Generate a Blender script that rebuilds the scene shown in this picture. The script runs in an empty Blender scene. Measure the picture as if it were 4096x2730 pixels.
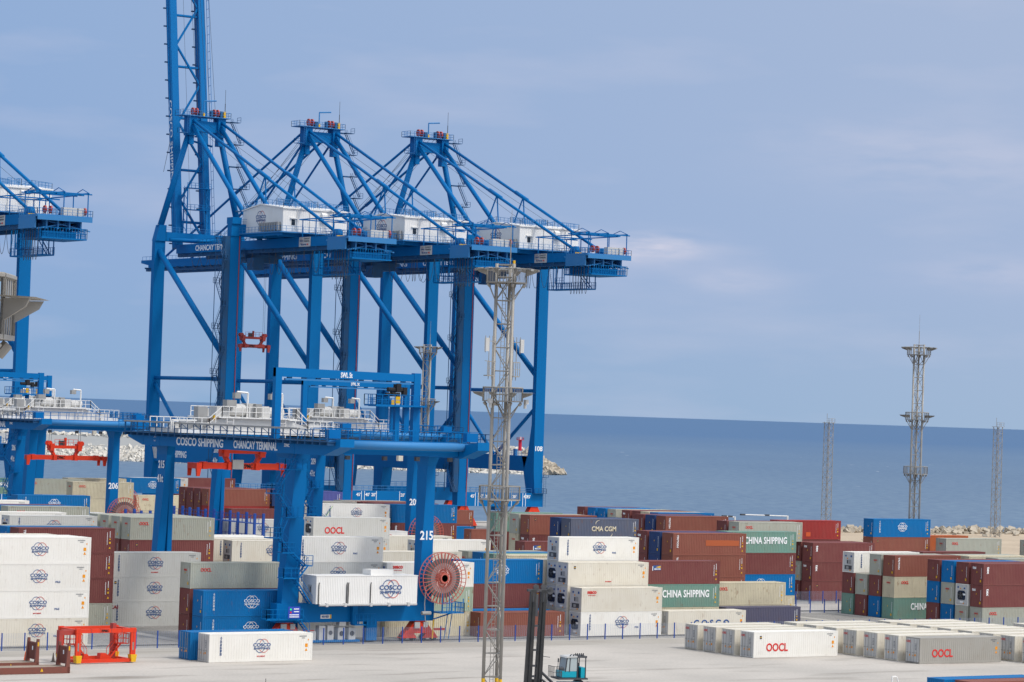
import bpy, math, random
from mathutils import Vector, Matrix
random.seed(7)
R = math.radians
sc = bpy.context.scene
C = bpy.data.collections.new("port"); sc.collection.children.link(C)

# ---------------------------------------------------------------- camera
CAM_H = 26.745
F_PX, YAW, PITCH, ROLL = 11739.2367, 0.596953155, 0.0242497428, 0.0334947954
fw = Vector((math.sin(YAW)*math.cos(PITCH), math.cos(YAW)*math.cos(PITCH), math.sin(PITCH)))
rt0 = Vector((math.cos(YAW), -math.sin(YAW), 0)); up0 = rt0.cross(fw)
rt = rt0*math.cos(ROLL) + up0*math.sin(ROLL); up = -rt0*math.sin(ROLL) + up0*math.cos(ROLL)
cam = bpy.data.cameras.new("camera"); cam.sensor_width = 36.0; cam.lens = 36.0*F_PX/4096.0
cam.clip_start = 1.0; cam.clip_end = 300000.0
co = bpy.data.objects.new("camera", cam); C.objects.link(co)
co.matrix_world = Matrix(((rt.x, up.x, -fw.x, 0), (rt.y, up.y, -fw.y, 0), (rt.z, up.z, -fw.z, CAM_H), (0, 0, 0, 1)))
sc.camera = co

# ---------------------------------------------------------------- sun, sky, exposure
SUN = Vector((0.30, -0.52, 0.80)).normalized()
sl = bpy.data.lights.new("sun", 'SUN'); sl.energy = 1.7; sl.angle = R(9); sl.color = (1.0, 0.955, 0.89)
so = bpy.data.objects.new("sun", sl); C.objects.link(so)
so.rotation_euler = (-SUN).to_track_quat('-Z', 'Y').to_euler(); so.location = (0, 0, 300)
W = bpy.data.worlds.new("World"); sc.world = W; W.use_nodes = True
nt = W.node_tree; N = nt.nodes; LK = nt.links; N.clear()
def wn(t, **k):
    n = N.new(t)
    for a, b in k.items(): setattr(n, a, b)
    return n
wout = wn('ShaderNodeOutputWorld'); bg = wn('ShaderNodeBackground'); LK.new(bg.outputs[0], wout.inputs[0])
sky = wn('ShaderNodeTexSky', sky_type='NISHITA', sun_disc=False, sun_elevation=math.asin(SUN.z), sun_rotation=math.atan2(SUN.x, SUN.y), altitude=20, air_density=1.4, dust_density=2.2, ozone_density=2.0)
geo = wn('ShaderNodeTexCoord'); sep = wn('ShaderNodeSeparateXYZ'); LK.new(geo.outputs['Generated'], sep.inputs[0])
ramp = wn('ShaderNodeValToRGB')
cr = ramp.color_ramp
cr.elements[0].position = 0.0; cr.elements[0].color = (0.325, 0.465, 0.655, 1)
cr.elements[1].position = 0.30; cr.elements[1].color = (0.345, 0.46, 0.66, 1)
e = cr.elements.new(0.05); e.color = (0.345, 0.465, 0.68, 1)
e = cr.elements.new(0.15); e.color = (0.362, 0.475, 0.68, 1)
LK.new(sep.outputs['Z'], ramp.inputs[0])
# side to side: slightly deeper blue on the left, lavender haze on the right
dotn = wn('ShaderNodeVectorMath', operation='DOT_PRODUCT'); LK.new(geo.outputs['Generated'], dotn.inputs[0]); dotn.inputs[1].default_value = rt0
mr = wn('ShaderNodeMapRange'); mr.inputs['From Min'].default_value = -0.18; mr.inputs['From Max'].default_value = 0.18; LK.new(dotn.outputs['Value'], mr.inputs[0])
tint = wn('ShaderNodeMix', data_type='RGBA'); LK.new(mr.outputs[0], tint.inputs[0]); tint.inputs[6].default_value = (0.80, 0.895, 0.99, 1); tint.inputs[7].default_value = (1.09, 1.03, 1.005, 1)
mul = wn('ShaderNodeMix', data_type='RGBA', blend_type='MULTIPLY'); mul.inputs[0].default_value = 1; LK.new(ramp.outputs[0], mul.inputs[6]); LK.new(tint.outputs[2], mul.inputs[7])
# thin clouds: soft streaks in the haze
mp = wn('ShaderNodeMapping'); mp.inputs['Scale'].default_value = (5.5, 5.5, 26); LK.new(geo.outputs['Generated'], mp.inputs[0])
nz = wn('ShaderNodeTexNoise'); nz.inputs['Scale'].default_value = 2.2; nz.inputs['Detail'].default_value = 6; LK.new(mp.outputs[0], nz.inputs[0])
cmr = wn('ShaderNodeMapRange'); cmr.inputs['From Min'].default_value = 0.50; cmr.inputs['From Max'].default_value = 0.80; cmr.inputs['To Max'].default_value = 0.30; LK.new(nz.outputs['Fac'], cmr.inputs[0])
def blob(az, el, sx, sz):
    """soft mask round one direction of the sky (az from the view axis, el above the horizon, in radians)"""
    a1 = wn('ShaderNodeMath', operation='SUBTRACT'); LK.new(dotn.outputs['Value'], a1.inputs[0]); a1.inputs[1].default_value = math.sin(az)
    a2 = wn('ShaderNodeMath', operation='DIVIDE'); LK.new(a1.outputs[0], a2.inputs[0]); a2.inputs[1].default_value = sx
    b1 = wn('ShaderNodeMath', operation='SUBTRACT'); LK.new(sep.outputs['Z'], b1.inputs[0]); b1.inputs[1].default_value = math.sin(el)
    b2 = wn('ShaderNodeMath', operation='DIVIDE'); LK.new(b1.outputs[0], b2.inputs[0]); b2.inputs[1].default_value = sz
    a3 = wn('ShaderNodeMath', operation='MULTIPLY'); LK.new(a2.outputs[0], a3.inputs[0]); LK.new(a2.outputs[0], a3.inputs[1])
    b3 = wn('ShaderNodeMath', operation='MULTIPLY_ADD'); LK.new(b2.outputs[0], b3.inputs[0]); LK.new(b2.outputs[0], b3.inputs[1]); LK.new(a3.outputs[0], b3.inputs[2])
    c = wn('ShaderNodeMath', operation='POWER'); c.inputs[0].default_value = 0.37; LK.new(b3.outputs[0], c.inputs[1])
    return c.outputs[0]
acc = None
for az, el, sx, sz, k in ((0.046, 0.058, 0.018, 0.0045, 1.0), (0.030, 0.055, 0.012, 0.0035, 0.8), (0.075, 0.047, 0.012, 0.003, 0.5), (0.165, 0.052, 0.030, 0.006, 0.35), (0.14, 0.090, 0.05, 0.012, 0.3)):
    bl = blob(az, el, sx, sz); m = wn('ShaderNodeMath', operation='MULTIPLY'); LK.new(bl, m.inputs[0]); m.inputs[1].default_value = k
    if acc: s = wn('ShaderNodeMath', operation='ADD'); LK.new(acc, s.inputs[0]); LK.new(m.outputs[0], s.inputs[1]); acc = s.outputs[0]
    else: acc = m.outputs[0]
nz2 = wn('ShaderNodeTexNoise'); nz2.inputs['Scale'].default_value = 9; nz2.inputs['Detail'].default_value = 7; LK.new(mp.outputs[0], nz2.inputs[0])
nm = wn('ShaderNodeMapRange'); nm.inputs['From Min'].default_value = 0.25; nm.inputs['From Max'].default_value = 0.60; LK.new(nz2.outputs['Fac'], nm.inputs[0])
cm = wn('ShaderNodeMath', operation='MULTIPLY'); LK.new(acc, cm.inputs[0]); LK.new(nm.outputs[0], cm.inputs[1])
cs = wn('ShaderNodeMath', operation='ADD', use_clamp=True); LK.new(cm.outputs[0], cs.inputs[0]); LK.new(cmr.outputs[0], cs.inputs[1])
cl = wn('ShaderNodeMix', data_type='RGBA'); LK.new(cs.outputs[0], cl.inputs[0]); LK.new(mul.outputs[2], cl.inputs[6]); cl.inputs[7].default_value = (0.60, 0.62, 0.76, 1)
# clear sky higher up
sk0 = wn('ShaderNodeMix', data_type='RGBA', blend_type='MULTIPLY'); sk0.inputs[0].default_value = 1; LK.new(sky.outputs[0], sk0.inputs[6]); sk0.inputs[7].default_value = (0.07, 0.07, 0.07, 1)
sk = wn('ShaderNodeMix', data_type='RGBA', blend_type='ADD'); sk.inputs[0].default_value = 1; LK.new(sk0.outputs[2], sk.inputs[6]); sk.inputs[7].default_value = (0.46, 0.48, 0.51, 1)  # thin high cloud veil
up_ = wn('ShaderNodeMapRange'); up_.inputs['From Min'].default_value = 0.2; up_.inputs['From Max'].default_value = 0.6; LK.new(sep.outputs['Z'], up_.inputs[0])
fin = wn('ShaderNodeMix', data_type='RGBA'); LK.new(up_.outputs[0], fin.inputs[0]); LK.new(cl.outputs[2], fin.inputs[6]); LK.new(sk.outputs[2], fin.inputs[7])
# broad glow added toward the sun: directional fill without shadows
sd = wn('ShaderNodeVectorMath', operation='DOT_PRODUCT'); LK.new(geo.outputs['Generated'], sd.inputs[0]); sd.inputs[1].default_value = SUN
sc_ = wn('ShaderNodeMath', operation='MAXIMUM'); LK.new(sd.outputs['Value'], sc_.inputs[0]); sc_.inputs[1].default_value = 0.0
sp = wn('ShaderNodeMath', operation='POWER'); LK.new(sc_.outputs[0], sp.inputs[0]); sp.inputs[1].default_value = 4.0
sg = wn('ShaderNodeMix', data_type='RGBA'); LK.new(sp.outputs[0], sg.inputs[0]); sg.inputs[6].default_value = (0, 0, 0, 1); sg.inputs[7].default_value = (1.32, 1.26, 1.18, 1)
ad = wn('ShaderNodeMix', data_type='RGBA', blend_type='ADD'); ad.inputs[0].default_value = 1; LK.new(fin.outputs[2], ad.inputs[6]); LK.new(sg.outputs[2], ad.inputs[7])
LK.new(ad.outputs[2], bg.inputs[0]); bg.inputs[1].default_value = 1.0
sc.view_settings.view_transform = 'Standard'; sc.view_settings.look = 'None'; sc.view_settings.exposure = 0.0; sc.view_settings.gamma = 1.0
sc.render.engine = 'CYCLES'; sc.cycles.max_bounces = 5; sc.cycles.diffuse_bounces = 3; sc.cycles.glossy_bounces = 2; sc.cycles.transparent_max_bounces = 6
sc.cycles.use_denoising = True

# ---------------------------------------------------------------- materials
MATS = {}
def mat(name, rgb, rough=0.6, metal=0.0, dirt=0.0, dirtcol=(0.16, 0.12, 0.09), scale=0.6, streak=1.0, var=0.0, bump=0.0, rust=0.0, emit=None, spec=0.3):
    if name in MATS: return MATS[name]
    m = bpy.data.materials.new(name); m.use_nodes = True; t = m.node_tree; b = t.nodes['Principled BSDF']
    b.inputs['Base Color'].default_value = (*rgb, 1); b.inputs['Roughness'].default_value = rough; b.inputs['Metallic'].default_value = metal
    b.inputs['Specular IOR Level'].default_value = spec
    if emit: b.inputs['Emission Color'].default_value = (*emit, 1); b.inputs['Emission Strength'].default_value = 1.0
    cur = None
    tc = t.nodes.new('ShaderNodeTexCoord'); oi = t.nodes.new('ShaderNodeObjectInfo')
    off = t.nodes.new('ShaderNodeVectorMath'); off.operation = 'ADD'
    rm = t.nodes.new('ShaderNodeMath'); rm.operation = 'MULTIPLY'; rm.inputs[1].default_value = 57.0; t.links.new(oi.outputs['Random'], rm.inputs[0])
    t.links.new(tc.outputs['Object'], off.inputs[0]); t.links.new(rm.outputs[0], off.inputs[1])
    def noise(sx, sy, sz, det, lo, hi, amt):
        mp = t.nodes.new('ShaderNodeMapping'); mp.inputs['Scale'].default_value = (sx, sy, sz); t.links.new(off.outputs[0], mp.inputs[0])
        n = t.nodes.new('ShaderNodeTexNoise'); n.inputs['Scale'].default_value = 1; n.inputs['Detail'].default_value = det; t.links.new(mp.outputs[0], n.inputs[0])
        r = t.nodes.new('ShaderNodeMapRange'); r.inputs['From Min'].default_value = lo; r.inputs['From Max'].default_value = hi; r.inputs['To Max'].default_value = amt
        t.links.new(n.outputs['Fac'], r.inputs[0]); return r.outputs[0], n.outputs['Fac']
    def mix(fac, a, col):
        x = t.nodes.new('ShaderNodeMix'); x.data_type = 'RGBA'; t.links.new(fac, x.inputs[0])
        if a is None: x.inputs[6].default_value = (*rgb, 1)
        else: t.links.new(a, x.inputs[6])
        if isinstance(col, tuple): x.inputs[7].default_value = (*col, 1)
        else: t.links.new(col, x.inputs[7])
        return x.outputs[2]
    if var > 0:
        hs = t.nodes.new('ShaderNodeHueSaturation'); hs.inputs['Color'].default_value = (*rgb, 1)
        vr = t.nodes.new('ShaderNodeMapRange'); vr.inputs['To Min'].default_value = 1-var; vr.inputs['To Max'].default_value = 1+var; t.links.new(oi.outputs['Random'], vr.inputs[0]); t.links.new(vr.outputs[0], hs.inputs['Value'])
        cur = hs.outputs[0]
    if dirt > 0:
        f, _ = noise(scale, scale, scale, 5, 0.35, 0.75, dirt); cur = mix(f, cur, dirtcol)
        f, _ = noise(scale*5*streak, scale*5*streak, scale*0.7, 4, 0.55, 0.85, dirt*1.2); cur = mix(f, cur, dirtcol)
    if rust > 0:
        f, _ = noise(2.3, 2.3, 1.1, 6, 0.62, 0.70, rust); cur = mix(f, cur, (0.20, 0.075, 0.025))
        f, _ = noise(5.0, 5.0, 0.5, 4, 0.66, 0.74, rust*0.8); cur = mix(f, cur, (0.26, 0.11, 0.04))
    if cur is not None: t.links.new(cur, b.inputs['Base Color'])
    if bump > 0:
        _, n = noise(6, 6, 6, 4, 0, 1, 1); bp = t.nodes.new('ShaderNodeBump'); bp.inputs['Strength'].default_value = bump; bp.inputs['Distance'].default_value = 0.05; t.links.new(n, bp.inputs['Height']); t.links.new(bp.outputs[0], b.inputs['Normal'])
    MATS[name] = m; return m
BLUE = mat('crane_blue', (0.0, 0.145, 0.405), 0.5, dirt=0.10, dirtcol=(0.004, 0.085, 0.23), scale=0.09, spec=0.12)
BLUE2 = mat('crane_blue_faded', (0.035, 0.20, 0.46), 0.5, dirt=0.25, dirtcol=(0.09, 0.2, 0.36), scale=0.3, spec=0.2)
BDARK = mat('crane_machinery_blue', (0.008, 0.085, 0.22), 0.55, dirt=0.35, dirtcol=(0.05, 0.06, 0.07), scale=0.8)
WHITE = mat('white_paint', (0.80, 0.79, 0.76), 0.5, dirt=0.12, dirtcol=(0.45, 0.40, 0.33), scale=0.5)
WTXT = mat('white_lettering', (0.86, 0.87, 0.87), 0.6)
NAVYTXT = mat('navy_lettering', (0.022, 0.085, 0.26), 0.6)
REDTXT = mat('red_lettering', (0.62, 0.035, 0.03), 0.6)
ARCRED = mat('arc_red', (0.60, 0.12, 0.10), 0.6)
BLACK = mat('black_rubber', (0.018, 0.018, 0.02), 0.7)
DGREY = mat('dark_grey_steel', (0.055, 0.06, 0.07), 0.55, dirt=0.3, dirtcol=(0.16, 0.15, 0.14), scale=0.8)
GREY = mat('grey_steel', (0.33, 0.33, 0.32), 0.5, dirt=0.3, dirtcol=(0.18, 0.16, 0.14), scale=0.9)
GALV = mat('galvanised_steel', (0.36, 0.345, 0.315), 0.5, metal=0.15, dirt=0.5, dirtcol=(0.20, 0.175, 0.15), scale=0.7)
LGREY = mat('light_grey_panel', (0.55, 0.55, 0.54), 0.55, dirt=0.25, dirtcol=(0.3, 0.27, 0.22), scale=0.9)
ORED = mat('orange_red_paint', (0.72, 0.045, 0.012), 0.45, dirt=0.2, dirtcol=(0.25, 0.06, 0.04), scale=0.9)
DRED = mat('dull_red_paint', (0.42, 0.055, 0.045), 0.5, dirt=0.3, dirtcol=(0.2, 0.06, 0.05), scale=1.0)
REELR = mat('reel_red', (0.50, 0.12, 0.09), 0.5)
YEL = mat('yellow_paint', (0.80, 0.46, 0.01), 0.5, dirt=0.15, scale=1)
ORG = mat('orange_sticker', (0.78, 0.30, 0.01), 0.6)
CREAM = mat('cream_panel', (0.62, 0.58, 0.48), 0.6)
BROWN = mat('brown_steel', (0.21, 0.068, 0.05), 0.55, dirt=0.3, dirtcol=(0.1, 0.07, 0.05), scale=0.9)
TEALV = mat('teal_cab_paint', (0.005, 0.35, 0.46), 0.35)
GLASS = mat('window_glass', (0.02, 0.03, 0.04), 0.08, spec=0.8)
GREENL = mat('green_lamp', (0.02, 0.5, 0.1), 0.4, emit=(0.02, 0.6, 0.12))
FENCEB = mat('fence_blue', (0.02, 0.075, 0.33), 0.5)
FENCEW = mat('fence_wire', (0.30, 0.36, 0.48), 0.5)
ROCK = mat('white_rock', (0.64, 0.61, 0.55), 0.9, dirt=0.45, dirtcol=(0.40, 0.37, 0.31), scale=0.35, bump=0.3)
ROCKD = mat('tan_rock', (0.47, 0.415, 0.33), 0.9, dirt=0.5, dirtcol=(0.26, 0.22, 0.17), scale=0.4, bump=0.3)
CONCR = mat('breakwater_concrete', (0.30, 0.31, 0.31), 0.9, dirt=0.2, dirtcol=(0.4, 0.4, 0.38), scale=0.08)
TWIG = mat('dry_brush', (0.13, 0.085, 0.055), 0.9)

# ---------------------------------------------------------------- mesh helpers
class MB:
    def __init__(s): s.v = []; s.f = []; s.m = []; s.mi = 0
    def hexa(s, p):
        b = len(s.v); s.v += [tuple(q) for q in p]
        for f in ((0, 3, 2, 1), (4, 5, 6, 7), (0, 1, 5, 4), (1, 2, 6, 5), (2, 3, 7, 6), (3, 0, 4, 7)): s.f.append(tuple(b+i for i in f)); s.m.append(s.mi)
        return s
    def box(s, x0, y0, z0, x1, y1, z1):
        return s.hexa([(x0, y0, z0), (x1, y0, z0), (x1, y1, z0), (x0, y1, z0), (x0, y0, z1), (x1, y0, z1), (x1, y1, z1), (x0, y1, z1)])
    def seg(s, a, b):
        """stack of rectangles: [(z,x0,x1,y0,y1), ...]"""
        return s
    def loft(s, secs):
        for p, q in zip(secs, secs[1:]):
            z0, a0, a1, c0, c1 = p; z1, b0, b1, d0, d1 = q
            s.hexa([(a0, c0, z0), (a1, c0, z0), (a1, c1, z0), (a0, c1, z0), (b0, d0, z1), (b1, d0, z1), (b1, d1, z1), (b0, d1, z1)])
        return s
    def tube(s, p, q, r, n=6, r2=None, cap=True):
        p = Vector(p); q = Vector(q); d = q-p
        if d.length < 1e-6: return s
        d.normalize(); a = Vector((0, 0, 1)) if abs(d.z) < 0.9 else Vector((1, 0, 0)); u = d.cross(a).normalized(); w = d.cross(u)
        r2 = r if r2 is None else r2; b = len(s.v); off = math.pi/n
        for c, rr in ((p, r), (q, r2)):
            for i in range(n):
                t = 2*math.pi*i/n+off; s.v.append(tuple(c+u*(rr*math.cos(t))+w*(rr*math.sin(t))))
        for i in range(n): j = (i+1) % n; s.f.append((b+i, b+j, b+n+j, b+n+i)); s.m.append(s.mi)
        if cap: s.f.append(tuple(b+i for i in range(n-1, -1, -1))); s.m.append(s.mi); s.f.append(tuple(b+n+i for i in range(n))); s.m.append(s.mi)
        return s
    def path(s, pts, r, n=5):
        for a, b in zip(pts, pts[1:]): s.tube(a, b, r, n)
        return s
    def quad(s, *p):
        b = len(s.v); s.v += [tuple(q) for q in p]; s.f.append(tuple(range(b, b+len(p)))); s.m.append(s.mi); return s
    def strip(s, P, Q):
        """two matching polylines joined by quads"""
        b = len(s.v); n = len(P); s.v += [tuple(q) for q in P]+[tuple(q) for q in Q]
        for i in range(n-1): s.f.append((b+i, b+i+1, b+n+i+1, b+n+i)); s.m.append(s.mi)
        return s
    def rail(s, pts, h=1.1, r=0.035, step=1.6, mid=True):
        for a, b in zip(pts, pts[1:]):
            a = Vector(a); b = Vector(b); L = (b-a).length; k = max(1, int(L/step)); up = Vector((0, 0, h))
            s.tube(a+up, b+up, r, 4)
            if mid: s.tube(a+up*0.5, b+up*0.5, r*0.8, 4)
            for i in range(k+1): c = a+(b-a)*(i/k); s.tube(c, c+up, r, 4, cap=False)
        return s
    def ladder(s, a, b, w=0.5, axis=(1, 0, 0), r=0.03, step=0.4):
        a = Vector(a); b = Vector(b); ax = Vector(axis)*w/2
        s.tube(a-ax, b-ax, r, 4); s.tube(a+ax, b+ax, r, 4); k = int((b-a).length/step)
        for i in range(1, k): c = a+(b-a)*(i/k); s.tube(c-ax, c+ax, r*0.7, 4, cap=False)
        return s
    def stair(s, a, b, w, axis, tread=0.30):
        """flight from a to b, w wide along axis"""
        a = Vector(a); b = Vector(b); ax = Vector(axis)*w/2; up = Vector((0, 0, 1.0))
        for sg in (-1, 1): s.tube(a+ax*sg, b+ax*sg, 0.09, 4); s.tube(a+ax*sg+up, b+ax*sg+up, 0.03, 4); s.tube(a+ax*sg, a+ax*sg+up, 0.03, 4); s.tube(b+ax*sg, b+ax*sg+up, 0.03, 4)
        k = max(2, int(abs(b.z-a.z)/tread)); dr = (b-a); dr.z = 0; dr = dr.normalized()*0.12 if dr.length > 1e-6 else Vector((0, 0.12, 0))
        for i in range(1, k):
            c = a+(b-a)*(i/k); s.hexa([c-ax-dr, c+ax-dr, c+ax+dr, c-ax+dr, c-ax-dr+Vector((0, 0, .04)), c+ax-dr+Vector((0, 0, .04)), c+ax+dr+Vector((0, 0, .04)), c-ax+dr+Vector((0, 0, .04))])
        return s
    def mesh(s, name, mats):
        me = bpy.data.meshes.new(name); me.from_pydata(s.v, [], s.f)
        for m in (mats if isinstance(mats, (list, tuple)) else [mats]): me.materials.append(m)
        if any(s.m): me.polygons.foreach_set('material_index', s.m)
        me.update(); return me
    def build(s, name, mats, parent=None, smooth=False, loc=None):
        return put(name, s.mesh(name, mats), parent, loc, smooth=smooth)
def put(name, me, parent=None, loc=None, rot=None, smooth=False):
    o = bpy.data.objects.new(name, me); C.objects.link(o)
    if smooth:
        me.polygons.foreach_set('use_smooth', [True]*len(me.polygons))
    if parent: o.parent = parent
    if loc: o.location = loc
    if rot: o.rotation_euler = rot
    return o
def tag(o, label, cat, group=None, kind=None):
    if label: o['label'] = label
    if cat: o['category'] = cat
    if group: o['group'] = group
    if kind: o['kind'] = kind
    return o
def thing(name, loc, label, cat, group=None, rz=0):
    o = bpy.data.objects.new(name, None); o.empty_display_size = 0.5; C.objects.link(o); o.location = loc; o.rotation_euler = (0, 0, rz)
    return tag(o, label, cat, group)
def kids(o): return [c for c in C.objects if c.parent is o]
def copy_tree(o, parent=None):
    c = o.copy(); C.objects.link(c); c.parent = parent
    for ch in list(o.children): copy_tree(ch, c)
    return c
bpy_children_fix = None
ROT_F = (R(90), 0, 0)                 # reads on a face that looks to -Y
ROT_L = (R(90), 0, R(-90))            # reads on a face that looks to -X
TXT = {}
def text_mesh(s, h, sx=1.0, bold=0.02, m=None, spacing=1.0, ext=0.012):
    key = (s, h, sx, bold, m.name, spacing)
    if key in TXT: return TXT[key]
    cu = bpy.data.curves.new('lettering', 'FONT'); cu.body = s; cu.size = 1; cu.align_x = 'CENTER'; cu.align_y = 'CENTER'; cu.space_character = spacing; cu.space_line = 0.9
    cu.offset = min(bold, 0.024); cu.extrude = ext/h; cu.resolution_u = 3
    ob = bpy.data.objects.new('lettering', cu); C.objects.link(ob)
    bpy.context.view_layer.update()
    me = bpy.data.meshes.new_from_object(ob.evaluated_get(bpy.context.evaluated_depsgraph_get()))
    bpy.data.objects.remove(ob); bpy.data.curves.remove(cu)
    xs = [v.co.x for v in me.vertices]; ys = [v.co.y for v in me.vertices]
    if xs:
        cx = (min(xs)+max(xs))/2; cy = (min(ys)+max(ys))/2; hh = (max(ys)-min(ys)) if '\n' not in s else (max(ys)-min(ys))
        k = h/hh
        for v in me.vertices: v.co.x = (v.co.x-cx)*k*sx; v.co.y = (v.co.y-cy)*k; v.co.z *= k
    me.materials.clear(); me.materials.append(m); me.name = 'lettering'; TXT[key] = me; return me
def text(s, h, m, parent, loc, rot=ROT_F, width=None, bold=0.02, spacing=1.0, name='lettering', sx=1.0):
    me = text_mesh(s, h, 1.0 if width else sx, bold, m, spacing)
    o = put(name, me, parent, loc, rot)
    if width:
        xs = [v.co.x for v in me.vertices]; w = max(xs)-min(xs); o.scale = (width/w, 1, 1)
    return o
GLOBE = {}
def globe_mesh(w, mono=None):
    """the round emblem: two crossed pairs of arcs above and below the two words"""
    key = (w, mono.name if mono else '')
    if key in GLOBE: return GLOBE[key]
    mb = MB(); r = w*0.33; th = w*0.0135
    def arc(cx, a0, a1, rx, ry, mi):
        mb.mi = mi; P = []; Q = []
        for i in range(13):
            t = R(a0+(a1-a0)*i/12); P.append((cx+(rx-th)*math.cos(t), (ry-th)*math.sin(t), 0.012)); Q.append((cx+(rx+th)*math.cos(t), (ry+th)*math.sin(t), 0.012))
        mb.strip(P, Q)
    rx = r*0.82; ry = r*1.02; d = r*0.34
    arc(-d, 28, 178-28+8, rx, ry, 0); arc(d, 22, 152, rx, ry, 1)
    arc(-d, 208-6, 332, rx, ry, 0); arc(d, 208, 338, rx, ry, 1)
    if mono: arc(0, 24, 156, rx*0.5, ry, 0); arc(0, 204, 336, rx*0.5, ry, 0)
    me = mb.mesh('globe_emblem', [mono or NAVYTXT, mono or ARCRED]); GLOBE[key] = me; return me
def cosco_logo(parent, loc, w, rot=ROT_F, mono=None):
    """COSCO SHIPPING with its emblem, w metres wide, centred at loc"""
    o = put('emblem', globe_mesh(w, mono), parent, loc, rot); tm = mono or NAVYTXT
    a = text('COSCO', w*0.175, tm, o, (0, w*0.055, 0.006), (0, 0, 0), width=w, bold=0.018)
    b = text('SHIPPING', w*0.115, tm, o, (0, -w*0.125, 0.006), (0, 0, 0), width=w*0.93, bold=0.012)
    return o
FLOWER = None
def oocl_logo(parent, loc, w, rot=ROT_F, m=None, flower=True):
    global FLOWER
    m = m or REDTXT
    o = text('OOCL', w*0.30, m, parent, loc, rot, width=w, bold=0.075)
    return o
# ---------------------------------------------------------------- the setting: ground, road, sea, shore
def ground_mat(name, c1, c2, s1, s2, fine=0.12, bumps=0.0, rough=0.9, streaks=None):
    m = bpy.data.materials.new(name); m.use_nodes = True; t = m.node_tree; b = t.nodes['Principled BSDF']; b.inputs['Roughness'].default_value = rough; b.inputs['Specular IOR Level'].default_value = 0.15
    g = t.nodes.new('ShaderNodeNewGeometry')
    def nz(scale, det, stretch=None):
        mp = t.nodes.new('ShaderNodeMapping'); t.links.new(g.outputs['Position'], mp.inputs[0])
        if stretch: mp.inputs['Scale'].default_value = stretch
        n = t.nodes.new('ShaderNodeTexNoise'); n.inputs['Scale'].default_value = scale; n.inputs['Detail'].default_value = det; t.links.new(mp.outputs[0], n.inputs[0]); return n.outputs['Fac']
    x = t.nodes.new('ShaderNodeMix'); x.data_type = 'RGBA'; x.inputs[6].default_value = (*c1, 1); x.inputs[7].default_value = (*c2, 1)
    r = t.nodes.new('ShaderNodeMapRange'); r.inputs['From Min'].default_value = 0.32; r.inputs['From Max'].default_value = 0.68; t.links.new(nz(s1, 6), r.inputs[0]); t.links.new(r.outputs[0], x.inputs[0])
    cur = x.outputs[2]
    if streaks:
        col, st, sc_, amt = streaks
        r = t.nodes.new('ShaderNodeMapRange'); r.inputs['From Min'].default_value = 0.56; r.inputs['From Max'].default_value = 0.75; r.inputs['To Max'].default_value = amt; t.links.new(nz(sc_, 5, st), r.inputs[0])
        y = t.nodes.new('ShaderNodeMix'); y.data_type = 'RGBA'; t.links.new(r.outputs[0], y.inputs[0]); t.links.new(cur, y.inputs[6]); y.inputs[7].default_value = (*col, 1); cur = y.outputs[2]
    h = t.nodes.new('ShaderNodeHueSaturation'); r2 = t.nodes.new('ShaderNodeMapRange'); r2.inputs['From Min'].default_value = 0.3; r2.inputs['From Max'].default_value = 0.7; r2.inputs['To Min'].default_value = 1-fine; r2.inputs['To Max'].default_value = 1+fine
    f = nz(s2, 3); t.links.new(f, r2.inputs[0]); t.links.new(r2.outputs[0], h.inputs['Value']); t.links.new(cur, h.inputs['Color']); t.links.new(h.outputs[0], b.inputs['Base Color'])
    if bumps: bp = t.nodes.new('ShaderNodeBump'); bp.inputs['Strength'].default_value = bumps; bp.inputs['Distance'].default_value = 0.1; t.links.new(f, bp.inputs['Height']); t.links.new(bp.outputs[0], b.inputs['Normal'])
    return m
G_CONC = ground_mat('yard_concrete', (0.50, 0.465, 0.42), (0.405, 0.38, 0.345), 0.07, 3.0, 0.07, streaks=((0.25, 0.225, 0.195), (0.16, 0.8, 1), 0.42, 0.95))
G_ROAD = ground_mat('road_concrete', (0.335, 0.31, 0.275), (0.40, 0.375, 0.335), 0.12, 4.0, 0.07, streaks=((0.24, 0.22, 0.19), (0.05, 1.5, 1), 0.5, 0.6))
G_GRAV = ground_mat('yard_gravel', (0.23, 0.22, 0.205), (0.29, 0.28, 0.26), 0.3, 4.0, 0.30, 0.6)
G_STRIP = ground_mat('concrete_strip', (0.46, 0.44, 0.40), (0.40, 0.38, 0.34), 0.3, 5.0, 0.06)
G_SAND = ground_mat('sand', (0.50, 0.41, 0.30), (0.42, 0.34, 0.25), 0.06, 1.5, 0.12, 0.3)
def flat(name, pts, z, m, label=None):
    mb = MB(); mb.quad(*[(x, y, z) for x, y in pts]); o = mb.build(name, m); o['kind'] = 'structure'
    if label: o['label'] = label
    return o
def land():
    # one sheet with a quay face down to the sea along its seaward edge
    edge = [(-400, 596), (404, 596), (412, 575), (424, 563), (450, 556), (490, 552), (560, 547), (700, 540), (1100, 520)]
    mb = MB(); mb.quad(*([(-400, -300, 0), (1100, -300, 0)]+[(x, y, 0) for x, y in reversed(edge)]))
    mb.strip([(x, y, 0) for x, y in edge], [(x, y+(0 if x < 405 else 9), -5) for x, y in edge])
    o = mb.build('ground', G_CONC); o['kind'] = 'structure'; o['label'] = 'pale concrete ground of the container yard'
land()
flat('road', [(60, 277.3), (420, 277.3), (420, 282.9), (60, 282.9)], 0.004, G_ROAD, 'grey access road in front of the wire fence')
def gravel_block(y0, y1, name='gravel_yard'):
    flat(name, [(60, y0), (428, y0), (428, y1), (60, y1)], 0.004, G_GRAV, 'grey gravel under the container stacks')
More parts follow.
